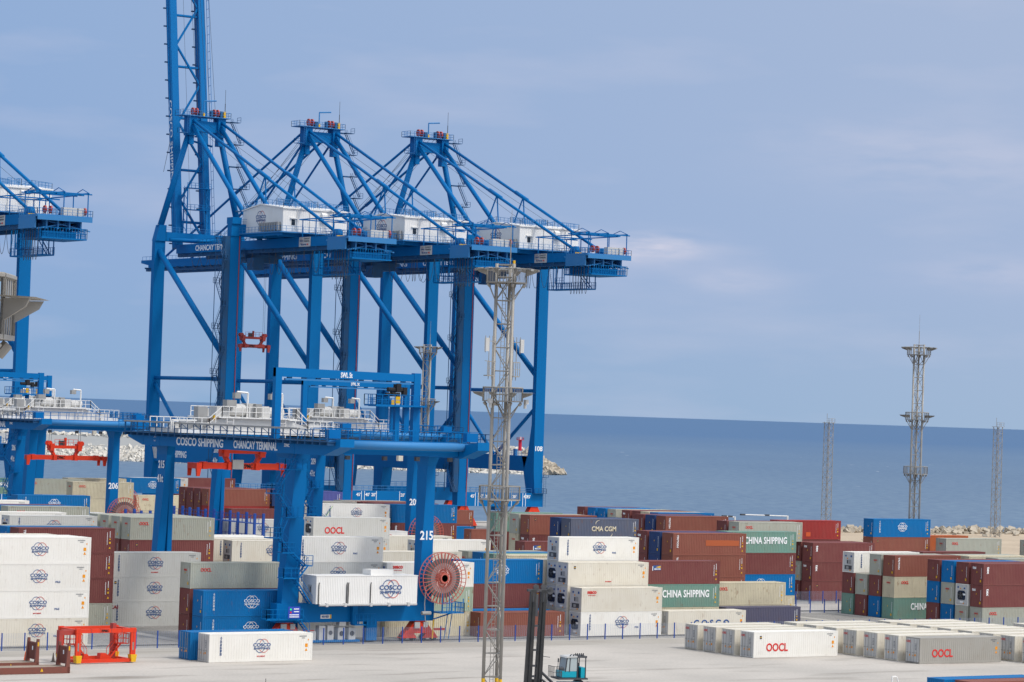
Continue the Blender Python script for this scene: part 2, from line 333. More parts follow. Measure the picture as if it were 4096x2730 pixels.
gravel_block(284.1, 316.9); gravel_block(334.0, 371.6); gravel_block(386.5, 424.0); gravel_block(438.5, 476.0); gravel_block(490, 526)
for y in (283.2, 284.6, 286.9, 319.0, 335.2, 371.9, 387.0, 424.4, 443.8, 477.5, 494.0, 529.0):
    flat('concrete_strip', [(60, y-0.45), (428, y-0.45), (428, y+0.45), (60, y+0.45)], 0.009, G_STRIP)
for x in (142.0, 154.9, 168.3, 181.0, 193.7, 206.6, 220.0, 232.9, 246.9, 260.5, 271.0, 298.5):
    flat('concrete_strip', [(x-0.75, 287.4), (x+0.75, 287.4), (x+0.75, 316.8), (x-0.75, 316.8)], 0.013, G_STRIP)
flat('sand_shore', [(392, 430), (1095, 360), (1095, 518), (700, 538), (560, 545), (490, 550), (450, 554), (424, 561), (412, 573), (403, 590), (396, 560)], 0.013, G_SAND, 'beige sand between the yard and the shore rocks')
def crane_rails(y, x0, x1):
    mb = MB()
    for yy in (y,): mb.box(x0, yy-0.04, 0.013, x1, yy+0.04, 0.12)
    o = mb.build('rail_track', DGREY); tag(o, None, None, kind='structure')
for y in (286.7, 319.8, 388.6, 421.8, 552.8, 587.6): crane_rails(y, 60, 400)
# sea
def sea():
    m = bpy.data.materials.new('sea_water'); m.use_nodes = True; t = m.node_tree; b = t.nodes['Principled BSDF']; b.inputs['Roughness'].default_value = 0.42; b.inputs['Specular IOR Level'].default_value = 0.16
    g = t.nodes.new('ShaderNodeNewGeometry'); mp = t.nodes.new('ShaderNodeMapping'); t.links.new(g.outputs['Position'], mp.inputs[0]); mp.inputs['Rotation'].default_value = (0, 0, YAW); 
    def nz(s, d, st=(1, 1, 1)):
        q = t.nodes.new('ShaderNodeMapping'); q.inputs['Scale'].default_value = st; t.links.new(mp.outputs[0], q.inputs[0])
        n = t.nodes.new('ShaderNodeTexNoise'); n.inputs['Scale'].default_value = s; n.inputs['Detail'].default_value = d; t.links.new(q.outputs[0], n.inputs[0]); return n.outputs['Fac']
    x = t.nodes.new('ShaderNodeMix'); x.data_type = 'RGBA'; x.inputs[6].default_value = (0.060, 0.118, 0.205, 1); x.inputs[7].default_value = (0.125, 0.195, 0.275, 1)
    r = t.nodes.new('ShaderNodeMapRange'); r.inputs['From Min'].default_value = 0.35; r.inputs['From Max'].default_value = 0.65
    a = t.nodes.new('ShaderNodeMath'); a.operation = 'MULTIPLY_ADD'; a.inputs[1].default_value = 0.55; t.links.new(nz(0.25, 6, (1, 0.35, 1)), a.inputs[0])
    c = t.nodes.new('ShaderNodeMath'); c.operation = 'MULTIPLY'; c.inputs[1].default_value = 0.45; t.links.new(nz(0.004, 5, (0.6, 0.25, 1)), c.inputs[0]); t.links.new(c.outputs[0], a.inputs[2])
    t.links.new(a.outputs[0], r.inputs[0]); t.links.new(r.outputs[0], x.inputs[0])
    # sea tone painted bluer with distance, standing in for view angle and whitecaps
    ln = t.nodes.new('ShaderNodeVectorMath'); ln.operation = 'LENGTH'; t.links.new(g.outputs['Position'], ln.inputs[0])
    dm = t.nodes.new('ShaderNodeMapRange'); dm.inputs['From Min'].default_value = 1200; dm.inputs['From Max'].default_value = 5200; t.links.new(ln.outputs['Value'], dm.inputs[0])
    far_tone = t.nodes.new('ShaderNodeMix'); far_tone.data_type = 'RGBA'; t.links.new(dm.outputs[0], far_tone.inputs[0]); t.links.new(x.outputs[2], far_tone.inputs[6]); far_tone.inputs[7].default_value = (0.036, 0.110, 0.235, 1)
    # scattered whitecaps
    v = t.nodes.new('ShaderNodeMapRange'); v.inputs['From Min'].default_value = 0.735; v.inputs['From Max'].default_value = 0.76; t.links.new(nz(0.10, 7, (0.9, 0.35, 1)), v.inputs[0])
    y = t.nodes.new('ShaderNodeMix'); y.data_type = 'RGBA'; t.links.new(v.outputs[0], y.inputs[0]); t.links.new(far_tone.outputs[2], y.inputs[6]); y.inputs[7].default_value = (0.6, 0.65, 0.7, 1)
    t.links.new(y.outputs[2], b.inputs['Base Color'])
    bp = t.nodes.new('ShaderNodeBump'); bp.inputs['Strength'].default_value = 0.5; bp.inputs['Distance'].default_value = 0.5; t.links.new(nz(0.45, 6, (1, 0.5, 1)), bp.inputs['Height']); t.links.new(bp.outputs[0], b.inputs['Normal'])
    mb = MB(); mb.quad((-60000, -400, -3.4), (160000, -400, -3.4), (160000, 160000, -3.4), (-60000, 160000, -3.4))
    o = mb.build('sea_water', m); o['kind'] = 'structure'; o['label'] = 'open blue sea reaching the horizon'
sea()
def rocks(name, mb_mat, pts, n, s0, s1, label, seed, kind='stuff'):
    """rubble: n angular blocks scattered over a slope given by a function of u, v"""
    rnd = random.Random(seed); mb = MB(); CB = [(-1, -1, -1), (1, -1, -1), (1, 1, -1), (-1, 1, -1), (-1, -1, 1), (1, -1, 1), (1, 1, 1), (-1, 1, 1)]
    for i in range(n):
        c = Vector(pts(rnd.random(), rnd.random())); s = rnd.uniform(s0, s1); M = Matrix.Rotation(rnd.uniform(0, 6.28), 3, 'Z') @ Matrix.Rotation(rnd.uniform(-0.8, 0.8), 3, 'X') @ Matrix.Rotation(rnd.uniform(-0.8, 0.8), 3, 'Y')
        k = Vector((rnd.uniform(0.6, 1.4), rnd.uniform(0.6, 1.2), rnd.uniform(0.5, 1.0)))
        mb.hexa([c + M @ Vector((a*k.x*s*rnd.uniform(.55, 1), b*k.y*s*rnd.uniform(.55, 1), d*k.z*s*rnd.uniform(.55, 1))) for a, b, d in CB])
    o = mb.build(name, mb_mat); o['label'] = label; o['kind'] = kind; return o
# outer breakwater, seen past the cranes
A0 = Vector((600.0, 1323.0, 0)); A1 = Vector((828.0, 1168.0, 0)); bd = (A1-A0).normalized(); bn = Vector((-bd.y, bd.x, 0))
if bn.dot(Vector((1, 1, 0))) < 0: bn = -bn
S0 = A0 - bd*120; LEN = (A1-S0).length
def bw(u, off, z): p = S0 + bd*(u*LEN) + bn*off; return (p.x, p.y, z)
mb = MB(); prof = [(0, -5), (13, 3.8), (17, 4.2), (30, 7.4), (31, 8.0), (44, 8.0), (62, -5)]
for (o0, z0), (o1, z1) in zip(prof, prof[1:]): mb.strip([bw(0, o0, z0), bw(0.955, o0, z0), bw(0.985, 30, min(z0, 2.5))], [bw(0, o1, z1), bw(0.955, o1, z1), bw(0.985, 30, min(z1, 2.5))])
o = mb.build('breakwater', CONCR); tag(o, 'long breakwater with a grey concrete crown and rock slopes', None, kind='structure')
rocks('breakwater_rocks', ROCK, lambda u, v: bw(u*0.97, v*13.5, -3.6+v*7.0), 4200, 0.6, 1.35, 'white boulders on the near slope of the breakwater', 3)
rocks('breakwater_rocks', ROCK, lambda u, v: bw(u*0.96, 31+v*8, 8.2+v*0.5), 560, 0.8, 1.6, 'white boulders along the crest of the breakwater', 4)
rocks('breakwater_rocks', ROCKD, lambda u, v: (lambda a, r: bw(0.955+0.045*math.cos(a)*r*1.0, 28+24*math.sin(a)*r, 7.5-10.5*r))(u*6.28-3.14, v**0.6), 520, 0.8, 2.0, 'brown boulders round the head of the breakwater', 5)
# shore rocks on the right
def shore(u, v):
    x = 405+u*520; 
    E = [(404, 594), (412, 575), (424, 563), (450, 556), (490, 552), (560, 547), (700, 540), (1100, 520)]
    for (xa, ya), (xb, yb) in zip(E, E[1:]):
        if xa <= x <= xb: y = ya+(yb-ya)*(x-xa)/(xb-xa); break
    return (x, y-5+v*10, 1.2-abs(v-0.35)*3.4)
rocks('shore_rocks', ROCKD, shore, 3200, 0.35, 0.95, 'pale angular boulders along the shore', 6)
rocks('shore_rocks', ROCKD, lambda u, v: (405+u*420, 535-u*10+v*18, 0.1), 150, 0.25, 0.8, 'loose stones scattered over the sand', 8)
def brush():
    mb = MB(); rnd = random.Random(2)
    for k, (cx, cy, h, n) in enumerate(((447.5, 497, 2.6, 420), (440, 493, 1.2, 130))):
        for i in range(n):
            a = rnd.uniform(0, 6.28); l = rnd.uniform(1, 3.2); b = Vector((cx+rnd.gauss(0, 3.0), cy+rnd.gauss(0, 2.5), rnd.uniform(0, h*0.6))); d = Vector((math.cos(a), math.sin(a), rnd.uniform(-0.1, 0.9)))
            mb.tube(b, b+d*l, 0.05, 3, r2=0.02, cap=False)
    o = mb.build('brush_pile', TWIG); tag(o, 'tangled heap of dry brown branches on the sand', 'brush pile')
brush()
def lighthouse():
    t = thing('harbour_beacon', (809.0+6, 1180.0+9, 8.0), 'slim red harbour light on the breakwater crest', 'beacon')
    mb = MB(); mb.tube((0, 0, 0), (0, 0, 5.2), 0.85, 12); mb.build('tower', mat('beacon_red', (0.62, 0.02, 0.05), 0.5), t)
    mb = MB(); mb.tube((0, 0, 5.2), (0, 0, 5.5), 1.9, 12); mb.rail([(1.8*math.cos(a), 1.8*math.sin(a), 5.5) for a in [i*math.pi/4 for i in range(9)]], 1.0, 0.08); mb.build('gallery', MATS['beacon_red'], t)
    mb = MB(); mb.tube((0, 0, 5.5), (0, 0, 6.8), 0.5, 8); mb.build('lantern', WHITE, t)
lighthouse()
# ---------------------------------------------------------------- containers
CL, CW, CH = 12.192, 2.438, 2.896
def cmat(n, rgb, rust=0.25, dirt=0.22, dc=(0.30, 0.25, 0.19), var=0.07): return mat(n, rgb, 0.55, dirt=dirt, dirtcol=dc, scale=0.55, var=var, rust=rust, spec=0.25)
COL = {
 'w': (cmat('reefer_white', (0.79, 0.77, 0.715), 0.08, 0.16, (0.55, 0.50, 0.40), 0.03), 'white'),
 'c': (cmat('reefer_cream', (0.70, 0.66, 0.565), 0.22, 0.25, (0.50, 0.42, 0.30), 0.04), 'cream'),
 's': (cmat('reefer_pale_grey', (0.56, 0.56, 0.53), 0.10, 0.2, (0.42, 0.38, 0.30), 0.03), 'pale grey'),
 'q': (cmat('reefer_taupe', (0.36, 0.345, 0.31), 0.10, 0.25, (0.28, 0.25, 0.2), 0.03), 'taupe grey'),
 'g': (cmat('dry_greygreen', (0.40, 0.41, 0.345), 0.30, 0.25), 'grey green'),
 'y': (cmat('dry_beige', (0.60, 0.54, 0.385), 0.40, 0.3), 'beige'),
 'b': (cmat('dry_blue', (0.0, 0.15, 0.40), 0.15, 0.18, (0.03, 0.12, 0.25)), 'bright blue'),
 'm': (cmat('dry_maroon', (0.185, 0.055, 0.052), 0.12, 0.2, (0.26, 0.13, 0.10)), 'maroon'),
 'r': (cmat('dry_brown_red', (0.255, 0.085, 0.060), 0.15, 0.2, (0.30, 0.15, 0.10)), 'reddish brown'),
 'k': (cmat('dry_red', (0.34, 0.038, 0.034), 0.15, 0.2, (0.30, 0.1, 0.08)), 'crimson'),
 'n': (cmat('dry_navy', (0.022, 0.055, 0.17), 0.22, 0.22, (0.08, 0.09, 0.12)), 'navy'),
 'd': (cmat('dry_slate', (0.105, 0.125, 0.185), 0.35, 0.3, (0.2, 0.17, 0.15)), 'slate blue'),
 'p': (cmat('dry_indigo', (0.085, 0.095, 0.30), 0.05, 0.12, (0.12, 0.12, 0.22)), 'indigo'),
 't': (cmat('dry_sea_green', (0.16, 0.30, 0.245), 0.40, 0.25), 'sea green'),
 'e': (cmat('dry_pale_green', (0.36, 0.46, 0.355), 0.50, 0.35), 'pale green'),
 'v': (cmat('dry_violet_grey', (0.095, 0.092, 0.145), 0.1, 0.2, (0.12, 0.11, 0.12)), 'violet grey'),
 'o': (cmat('dry_orange', (0.50, 0.12, 0.035), 0.15, 0.2), 'orange brown'),
}
M_UNDER = mat('container_gap', (0.02, 0.018, 0.016), 0.9)
def wave(n, L, x0, depth, groove=False):
    """profile (x, d) of a corrugated sheet, d metres behind the outer plane"""
    P = []
    if groove:
        for i in range(n):
            a = x0+L*i/n; p = L/n; P += [(a, 0.012), (a+p*0.86, 0.012), (a+p*0.90, 0.030), (a+p*0.96, 0.030)]
        P.append((x0+L, 0.012)); return P
    for i in range(n):
        a = x0+L*i/n; p = L/n; P += [(a, depth), (a+p*0.25, depth), (a+p*0.5, 0.006), (a+p*0.75, 0.006)]
    P.append((x0+L, depth)); return P
BODY = {}
def body_mesh(L, H, kind, end):
    """kind: R reefer, D dry; end: w plain -X end, d / u cut out for doors or a cooling unit"""
    key = (L, H, kind, end)
    if key in BODY: return BODY[key]
    mb = MB(); c = 0.15; f = 0.12
    for x in (0, L-c):
        for y in (0, CW-c): mb.box(x, y, 0, x+c, y+c, H)
    for y in (0.003, CW-f-0.003): mb.box(c, y, H-f, L-c, y+f, H-0.006); mb.box(c, y, 0.02 if kind == 'D' else 0.0, L-c, y+f, 0.17 if kind == 'D' else 0.26)
    for x in (0.003, L-f-0.003): mb.box(x, c, H-f, x+f, CW-c, H-0.006); mb.box(x, c, 0.02, x+f, CW-c, 0.17)
    z0 = 0.17 if kind == 'D' else 0.26; z1 = H-f; n = int(round((L-2*c)/0.278)) if kind == 'D' else int(round((L-2*c)/0.305))
    P = wave(n, L-2*c, c, 0.045, kind == 'R')
    mb.strip([(x, d, z0) for x, d in P], [(x, d, z1) for x, d in P])
    mb.strip([(x, CW-d, z1) for x, d in P], [(x, CW-d, z0) for x, d in P])
    Q = wave(8, CW-2*c, c, 0.045, kind == 'R')
    mb.strip([(L-d, y, z0) for y, d in Q], [(L-d, y, z1) for y, d in Q])
    if end == 'w': mb.strip([(d, y, z1) for y, d in Q], [(d, y, 0.17) for y, d in Q])
    else: mb.quad((0.10, c, 0.17), (0.10, CW-c, 0.17), (0.10, CW-c, z1), (0.10, c, z1))
    T = wave(max(4, int(L/0.42)), L-2*f, f, 0.03) if kind == 'D' else wave(max(4, int(L/1.0)), L-2*f, f, 0, True)
    mb.strip([(x, f, H-0.01-d) for x, d in T], [(x, CW-f, H-0.01-d) for x, d in T])
    mb.quad((c, 0.1, 0.10), (c, CW-0.1, 0.10), (L-c, CW-0.1, 0.10), (L-c, 0.1, 0.10))
    me = mb.mesh('container_body', COL['w'][0]); BODY[key] = me; return me
def cc(n): return CC[n]
CC = {}
def mk():
    mb = MB(); mb.box(-.055, .17, .18, .0, 1.205, 2.76)
    for z in (.55, 1.0, 1.45, 1.9, 2.35): mb.box(-.07, .175, z, -.05, .30, z+.09)
    CC['door'] = mb.mesh('door', LGREY)
    mb = MB()
    for y in (.45, .93): mb.tube((-.10, y, .12), (-.10, y, 2.82), .022, 5); mb.box(-.12, y-.04, 1.15, -.06, y+.25, 1.21)
    CC['bar'] = mb.mesh('locking_bar', GREY)
    # cooling unit with a big round condenser opening
    mb = MB(); mb.box(-.03, .17, .20, .09, 2.27, 2.75); mb.mi = 1
    p = [(.42, .95), (.42, 1.75), (.66, 2.02), (1.80, 2.02), (2.03, 1.75), (2.03, .95), (1.85, .72), (.60, .72)]
    mb.quad(*[(-.036, y, z) for y, z in p]); mb.mi = 2; mb.box(-.06, .50, 1.38, -.04, .98, 1.62); mb.box(-.055, .9, .36, -.032, 1.5, .60)
    mb.mi = 0
    for (ya, za), (yb, zb) in zip(p, p[1:]+p[:1]): mb.tube((-.045, ya, za), (-.045, yb, zb), .035, 4)
    mb.mi = 3; mb.box(-.045, .75, .24, -.032, .95, .40); mb.box(-.045, 1.35, 2.15, -.032, 1.55, 2.33); mb.mi = 4; mb.box(-.045, .55, 2.2, -.032, .85, 2.42); mb.box(-.045, 1.8, 2.3, -.032, 2.05, 2.55)
    CC['unit_a'] = mb.mesh('refrigeration_unit', [LGREY, mat('unit_dark_blue', (0.015, 0.028, 0.06), 0.5), WTXT, ORG, NAVYTXT])
    mb = MB(); mb.tube((-.075, 1.42, 1.35), (-.04, 1.42, 1.35), .50, 14); mb.mi = 1; mb.tube((-.085, 1.42, 1.35), (-.075, 1.42, 1.35), .14, 8)
    for i in range(5): a = i*1.2566; mb.hexa([(-.082, 1.42+.1*math.cos(a), 1.35+.1*math.sin(a)), (-.082, 1.42+.46*math.cos(a), 1.35+.46*math.sin(a)), (-.082, 1.42+.46*math.cos(a+.5), 1.35+.46*math.sin(a+.5)), (-.082, 1.42+.1*math.cos(a+.8), 1.35+.1*math.sin(a+.8)), (-.078, 1.42+.1*math.cos(a), 1.35+.1*math.sin(a)), (-.078, 1.42+.46*math.cos(a), 1.35+.46*math.sin(a)), (-.078, 1.42+.46*math.cos(a+.5), 1.35+.46*math.sin(a+.5)), (-.078, 1.42+.1*math.cos(a+.8), 1.35+.1*math.sin(a+.8))])
    CC['fan'] = mb.mesh('fan', [BLACK, DGREY])
    mb = MB(); mb.box(-.03, .17, .20, .09, 2.27, 2.75); mb.mi = 1
    mb.box(-.05, .45, .42, -.032, 1.95, .98); mb.box(-.05, 1.25, 1.22, -.032, 1.50, 1.72); mb.mi = 2; mb.box(-.07, .62, 1.20, -.032, 1.15, 1.78); mb.box(-.06, 1.1, .5, -.04, 1.6, .85); mb.mi = 0; mb.box(-.06, .3, 1.03, -.04, 2.1, 1.10)
    mb.mi = 3; mb.box(-.045, .65, .24, -.032, .95, .38); mb.box(-.045, 1.3, 1.85, -.032, 1.5, 2.05); mb.mi = 4; mb.box(-.045, .45, 2.15, -.032, .75, 2.42); mb.box(-.045, 1.6, 2.2, -.032, 1.9, 2.42)
    CC['unit_b'] = mb.mesh('refrigeration_unit', [LGREY, DGREY, GREY, ORG, NAVYTXT])
    # marks on the long side: id numbers, warning squares and triangles
    def tri(mb, x, z, s, y): mb.quad((x-s, y, z-s*.8), (x+s, y, z-s*.8), (x, y, z+s))
    mb = MB(); y = -.004
    tri(mb, 11.45, 1.15, .17, y); mb.quad((11.3, y, 1.42), (11.62, y, 1.42), (11.62, y, 1.78), (11.3, y, 1.78)); mb.mi = 1
    for i in range(9): mb.quad((10.6+i*.1, y, 2.50), (10.66+i*.1, y, 2.50), (10.66+i*.1, y, 2.62), (10.6+i*.1, y, 2.62))
    for i in range(4): mb.quad((10.9+i*.1, y, 2.32), (10.96+i*.1, y, 2.32), (10.96+i*.1, y, 2.42), (10.9+i*.1, y, 2.42))
    mb.mi = 0; mb.quad((11.62, y, 2.1), (11.74, y, 2.1), (11.74, y, 2.26), (11.62, y, 2.26))
    CC['marks_R'] = mb.mesh('warning_sticker', [ORG, mat('faded_black', (0.16, 0.17, 0.19), 0.7)])
    for nm, L in (('marks_D', CL), ('marks_D20', 6.058)):
        mb = MB(); y = .002
        tri(mb, L-.62, .62, .13, y); tri(mb, L-.62, 1.65, .11, y); mb.quad((L-.72, y, 1.1), (L-.52, y, 1.1), (L-.52, y, 1.32), (L-.72, y, 1.32)); mb.mi = 1
        for i in range(11): mb.quad((L-1.0, y, 1.0+i*.13), (L-.93, y, 1.0+i*.13), (L-.93, y, 1.09+i*.13), (L-1.0, y, 1.09+i*.13))
        for i in range(7): mb.quad((L-.66, y, 1.8+i*.11), (L-.58, y, 1.8+i*.11), (L-.58, y, 1.88+i*.11), (L-.66, y, 1.88+i*.11))
        CC[nm] = mb.mesh('warning_sticker', [YEL, WTXT])
    # marks on the dry end
    mb = MB(); x = -.004
    mb.quad((x, .45, .42), (x, .68, .42), (x, .68, .72), (x, .45, .72)); mb.quad((x, 1.2, 1.7), (x, 1.36, 1.62), (x, 1.3, 1.9)); mb.mi = 1
    for i in range(12): mb.quad((x, .40, .9+i*.12), (x, .47, .9+i*.12), (x, .47, .98+i*.12), (x, .40, .98+i*.12))
    CC['marks_E'] = mb.mesh('warning_sticker', [YEL, WTXT])
    mb = MB(); x = -.065
    mb.quad((x, .62, .80), (x, .86, .80), (x, .86, 1.02), (x, .62, 1.02)); mb.quad((x, 1.55, .78), (x, 1.75, .78), (x, 1.75, 1.0), (x, 1.55, 1.0)); mb.quad((x, 1.05, .78), (x, 1.2, .78), (x, 1.12, 1.0)); mb.mi = 1
    for i in range(5): mb.quad((x, .5, 1.5+i*.16), (x, .8, 1.5+i*.16), (x, .8, 1.57+i*.16), (x, .5, 1.57+i*.16))
    CC['marks_P'] = mb.mesh('warning_sticker', [ORG, MATS['faded_black']])
mk()
LOGO_WORDS = {'C': 'a round globe emblem', 'O': 'red block lettering', 'T': 'tall white vertical lettering', 'X': 'short white vertical lettering', 'S': 'small red lettering', 'H': 'wide white lettering',
 'M': 'cream capitals and two arcs', 'B': 'a small lighthouse sign', 'V': 'big spaced blue letters', 'P': 'orange patches', 'I': 'dark red initials', 'F': 'a small dark sticker'}
def side_logos(o, codes, L, dry, blue, colk):
    f = -.006 if not dry else -.002; tm = WTXT if blue else None
    for c in codes:
        if c == 'C':
            cosco_logo(o, (L*0.505, f, 1.62), 2.05 if not blue else 2.0, mono=WTXT if blue else None)
            text('中远海运集团', .23, WTXT if blue else NAVYTXT, o, (1.35, f, 1.65), (R(90), R(90), 0), width=1.9, bold=0.0)
        elif c == 'O':
            if colk in 'gy': oocl_logo(o, (1.95, f, 2.10), 1.35)
            else: oocl_logo(o, (3.35, f, 1.15), 3.1)
        elif c == 'U': oocl_logo(o, (3.35, f, 1.15), 3.1)
        elif c == 'T': text('TRITON', .30, WTXT, o, (.72, f, 1.85), (R(90), R(90), 0), width=1.65, bold=0.05)
        elif c == 'X': text('tex', .42, WTXT, o, (.80, f, 2.0), (R(90), R(90), 0), width=.95, bold=0.04)
        elif c == 'S': text('seaco', .34, REDTXT, o, (1.5, f, 2.35), width=1.35, bold=0.05); text('an HNA company', .12, REDTXT, o, (1.5, f, 1.98), width=1.1)
        elif c == 'H': text('CHINA SHIPPING', .95, WTXT, o, (L*.56, f, 1.70), width=7.4, bold=0.03, spacing=1.05)
        elif c == 'M':
            text('CMA CGM', .72, mat('cream_lettering', (0.70, 0.62, 0.45), 0.6), o, (5.9, f, 1.45), width=4.4, bold=0.05)
            mb = MB()
            for x0, z0, sx in ((5.3, 2.0, -1), (6.5, .9, 1)):
                P = [(x0+sx*(.9*math.cos(t)), f-.002, z0-sx*(.05+.65*math.sin(t))*(1)) for t in [i*.17 for i in range(9)]]; mb.strip(P, [(x+sx*.05, y, z-sx*.14*(1-.1*i)) for i, (x, y, z) in enumerate(P)])
            mb.build('lettering', MATS['cream_lettering'], o)
        elif c == 'B':
            mb = MB(); mb.quad((1.5, f, 1.75), (2.75, f, 1.75), (2.75, f, 2.35), (1.5, f, 2.35)); mb.mi = 1; mb.quad((1.9, f-.003, 2.12), (2.7, f-.003, 2.02), (2.7, f-.003, 2.32)); mb.build('emblem', [NAVYTXT, YEL], o)
            text('BEACON', .2, WTXT, o, (2.2, f-.004, 1.90), width=.95, bold=0.04); mb = MB(); mb.box(1.42, f-.01, 1.70, 1.52, f, 2.25); mb.build('emblem', WTXT, o)
        elif c == 'V': text('C O S C O', .85, NAVYTXT, o, (L*.555, f, 1.35), width=5.6, bold=0.07)
        elif c == 'P': 
            mb = MB(); y = f; mb.quad((5.2, y, .45), (6.1, y, .45), (6.1, y, 1.1), (5.2, y, 1.1)); mb.build('repair_patch', mat('patch_orange', (0.62, 0.10, 0.03), 0.6), o)
        elif c == 'Q':
            mb = MB(); y = f; mb.quad((5.4, y, 1.25), (11.0, y, 1.25), (11.0, y, 1.95), (9.0, y, 2.0), (5.4, y, 2.0)); mb.build('repair_patch', mat('patch_rust_orange', (0.42, 0.10, 0.035), 0.6), o)
        elif c == 'I': text('CAI', .42, mat('dark_red_lettering', (0.28, 0.03, 0.03), 0.6), o, (.55+L*.0+.35, f, 2.3), width=1.1, bold=0.05)
        elif c == 'F':
            mb = MB(); mb.quad((.85, f, 2.1), (1.13, f, 2.1), (1.13, f, 2.45), (.85, f, 2.45)); mb.mi = 1; mb.quad((.9, f-.003, 2.2), (1.08, f-.003, 2.25), (1.08, f-.003, 2.36), (.9, f-.003, 2.31)); mb.build('emblem', [mat('sticker_dark', (0.03, 0.04, 0.08), 0.6), YEL], o)
        elif c == 'E':
            mb = MB(); mb.quad((.35, f, .95), (.55, f, .85), (1.75, f, 2.55), (1.35, f, 2.55)); mb.mi = 1; mb.quad((.42, f-.002, .86), (.54, f-.002, .82), (1.82, f-.002, 2.55), (1.72, f-.002, 2.55)); mb.build('emblem', [WHITE, mat('leaf_green', (0.2, 0.5, 0.05), 0.6)], o)
            text('EcoCube', .24, NAVYTXT, o, (.98, f-.004, 1.72), (R(90), R(-52), 0), width=1.25, bold=0.04)
        elif c == 'G': text('PAG', .20, NAVYTXT, o, (8.4, f, 1.0), width=.55, bold=0.02)
        elif c == 'N':
            t_ = text('NO FORKLIFT', .12, REDTXT, o, (L*.5, f, .55), width=.95)
CNT = {}
def container(X, Y, z, code, label, group, rz=0.0):
    """code: colour, R reefer / D dry / 2 dry 20 ft, end (w plain, d doors, u / v cooling unit), then ':' and the marks"""
    spec, _, logos = code.partition(':'); k, kind, end = spec[0], spec[1], spec[2]
    L = 6.058 if kind == '2' else CL; dry = kind != 'R'; kd = 'D' if dry else 'R'
    nm = 'shipping_container' if dry else 'refrigerated_container'
    t = thing(nm, (X, Y, z), label, 'container', group, rz)
    e2 = 'w' if end == 'w' else 'x'
    b = put('body', body_mesh(L, CH, kd, e2), t); b.material_slots[0].link = 'OBJECT'; b.material_slots[0].material = COL[k][0]
    if end == 'd':
        for i in (0, 1):
            d = put('door', CC['door'], t, (0.0, i*1.062-.002, 0)); d.material_slots[0].link = 'OBJECT'; d.material_slots[0].material = LGREY if not dry else COL[k][0]
            put('locking_bar', CC['bar'], d)
        put('warning_sticker', CC['marks_P'], t)
    elif end in 'uv':
        u = put('refrigeration_unit', CC['unit_a' if end == 'u' else 'unit_b'], t)
        if end == 'u': put('fan', CC['fan'], u)
    elif dry and k not in 'y': put('warning_sticker', CC['marks_E'], t)
    if dry: put('warning_sticker', CC['marks_D' if L > 7 else 'marks_D20'], t)
    else: put('warning_sticker', CC['marks_R'], t)
    if logos: side_logos(t, logos, L, dry, k in 'bn', k)
    if end == 'w' and k in 'gy' : text('OOCL', .22, REDTXT, t, (-.006, 1.2, 2.05), ROT_L, width=.75, bold=0.06)
    if end == 'w' and 'X' in logos: text('tex', .36, WTXT, t, (-.006, 1.75, 2.3), ROT_L, width=.7, bold=0.04)
    if end == 'd' and 'U' in logos or (end == 'd' and k in 'cq' and not 'C' in logos): text('OOCL', .24, REDTXT, t, (-.07, 1.85, 2.42), ROT_L, width=.75, bold=0.06)
    return t
LV = ['bottom', 'second', 'third', 'top']
NST = [0]
def stack(X, Y, start, codes, place, group, L4=True):
    NST[0] += 1
    n = start+len(codes)
    for i, code in enumerate(codes):
        lv = start+i
        spec, _, lg = code.partition(':'); kind = 'reefer' if spec[1] == 'R' else ('short container' if spec[1] == '2' else 'container')
        mark = next((LOGO_WORDS[c] for c in lg if c in LOGO_WORDS), None)
        w = 'topmost' if lv == n-1 and len(codes)+start > 1 else ('ground-level' if lv == 0 else LV[lv]+' level')
        lab = f"{COL[spec[0]][1]} {kind}" + (f" with {mark}" if mark else "") + f", {w}, {place}"
        ws = lab.split()
        if len(ws) > 16: lab = f"{COL[spec[0]][1]} {kind}, {w}, {place}"
        container(X, Y, lv*(CH+0.012)+0.02, code, lab, group)
def B(b, r): return {1: 288.2, 2: 338.2, 3: 391.0, 4: 446.0, 5: 494.6}[b] + 2.85*r
g1 = 'containers stacked in the front yard block'; g2 = 'containers stacked in the second yard block'; g3 = 'containers stacked in the far yard blocks'; g0 = 'refrigerated containers parked on the ground'
# front block, left to right
stack(130.0, B(1, 0)+.9, 0, ['cRd:CG', 'wRd:CGN', 'wRd:CG', 'wRd:C'], 'front stack at the left edge', g1)
stack(129.8, B(1, 1)+.9, 3, ['wRd'], 'row behind the left edge stack', g1)
stack(128.6, B(1, 2)+.9, 3, ['cRd'], 'second row behind the left edge stack', g1)
stack(143.1, 309.6, 0, ['gDw', 'mDw', 'mDw', 'mDw:T'], 'brown stack right of the left edge stack', g1)
stack(143.0, 312.5, 3, ['bDw'], 'row behind the left brown stack', g1)
stack(143.6, 315.3, 3, ['gDw'], 'second row behind the left brown stack', g1)
stack(155.4, 311.2, 0, ['sRd:CI', 'sRd:CF', 'sRd:CN'], 'recessed stack left of the blue containers', g1)
stack(155.7, 291.4, 0, ['mDw', 'mDw', 'gDw:O'], 'stack just behind the stacked blue pair', g1)
stack(155.7, B(1, 0), 0, ['bDw:C', 'bDw:C'], 'blue pair left of the yard crane leg', g1)
stack(169.2, 292.2, 0, ['sRd', 'cRd', 'sRd:C', 'wRd:CG'], 'stack behind the yard crane white cabin', g1)
stack(181.5, 291.4, 0, ['yDw', 'eDw', 'wRv:S'], 'stack right behind the big cable reel', g1)
stack(193.4, B(1, 0)+1.0, 0, ['rDw'], 'low front container behind the central mast', g1)
stack(193.8, 293.0, 0, ['bDw'], 'low row behind the central mast base', g1)
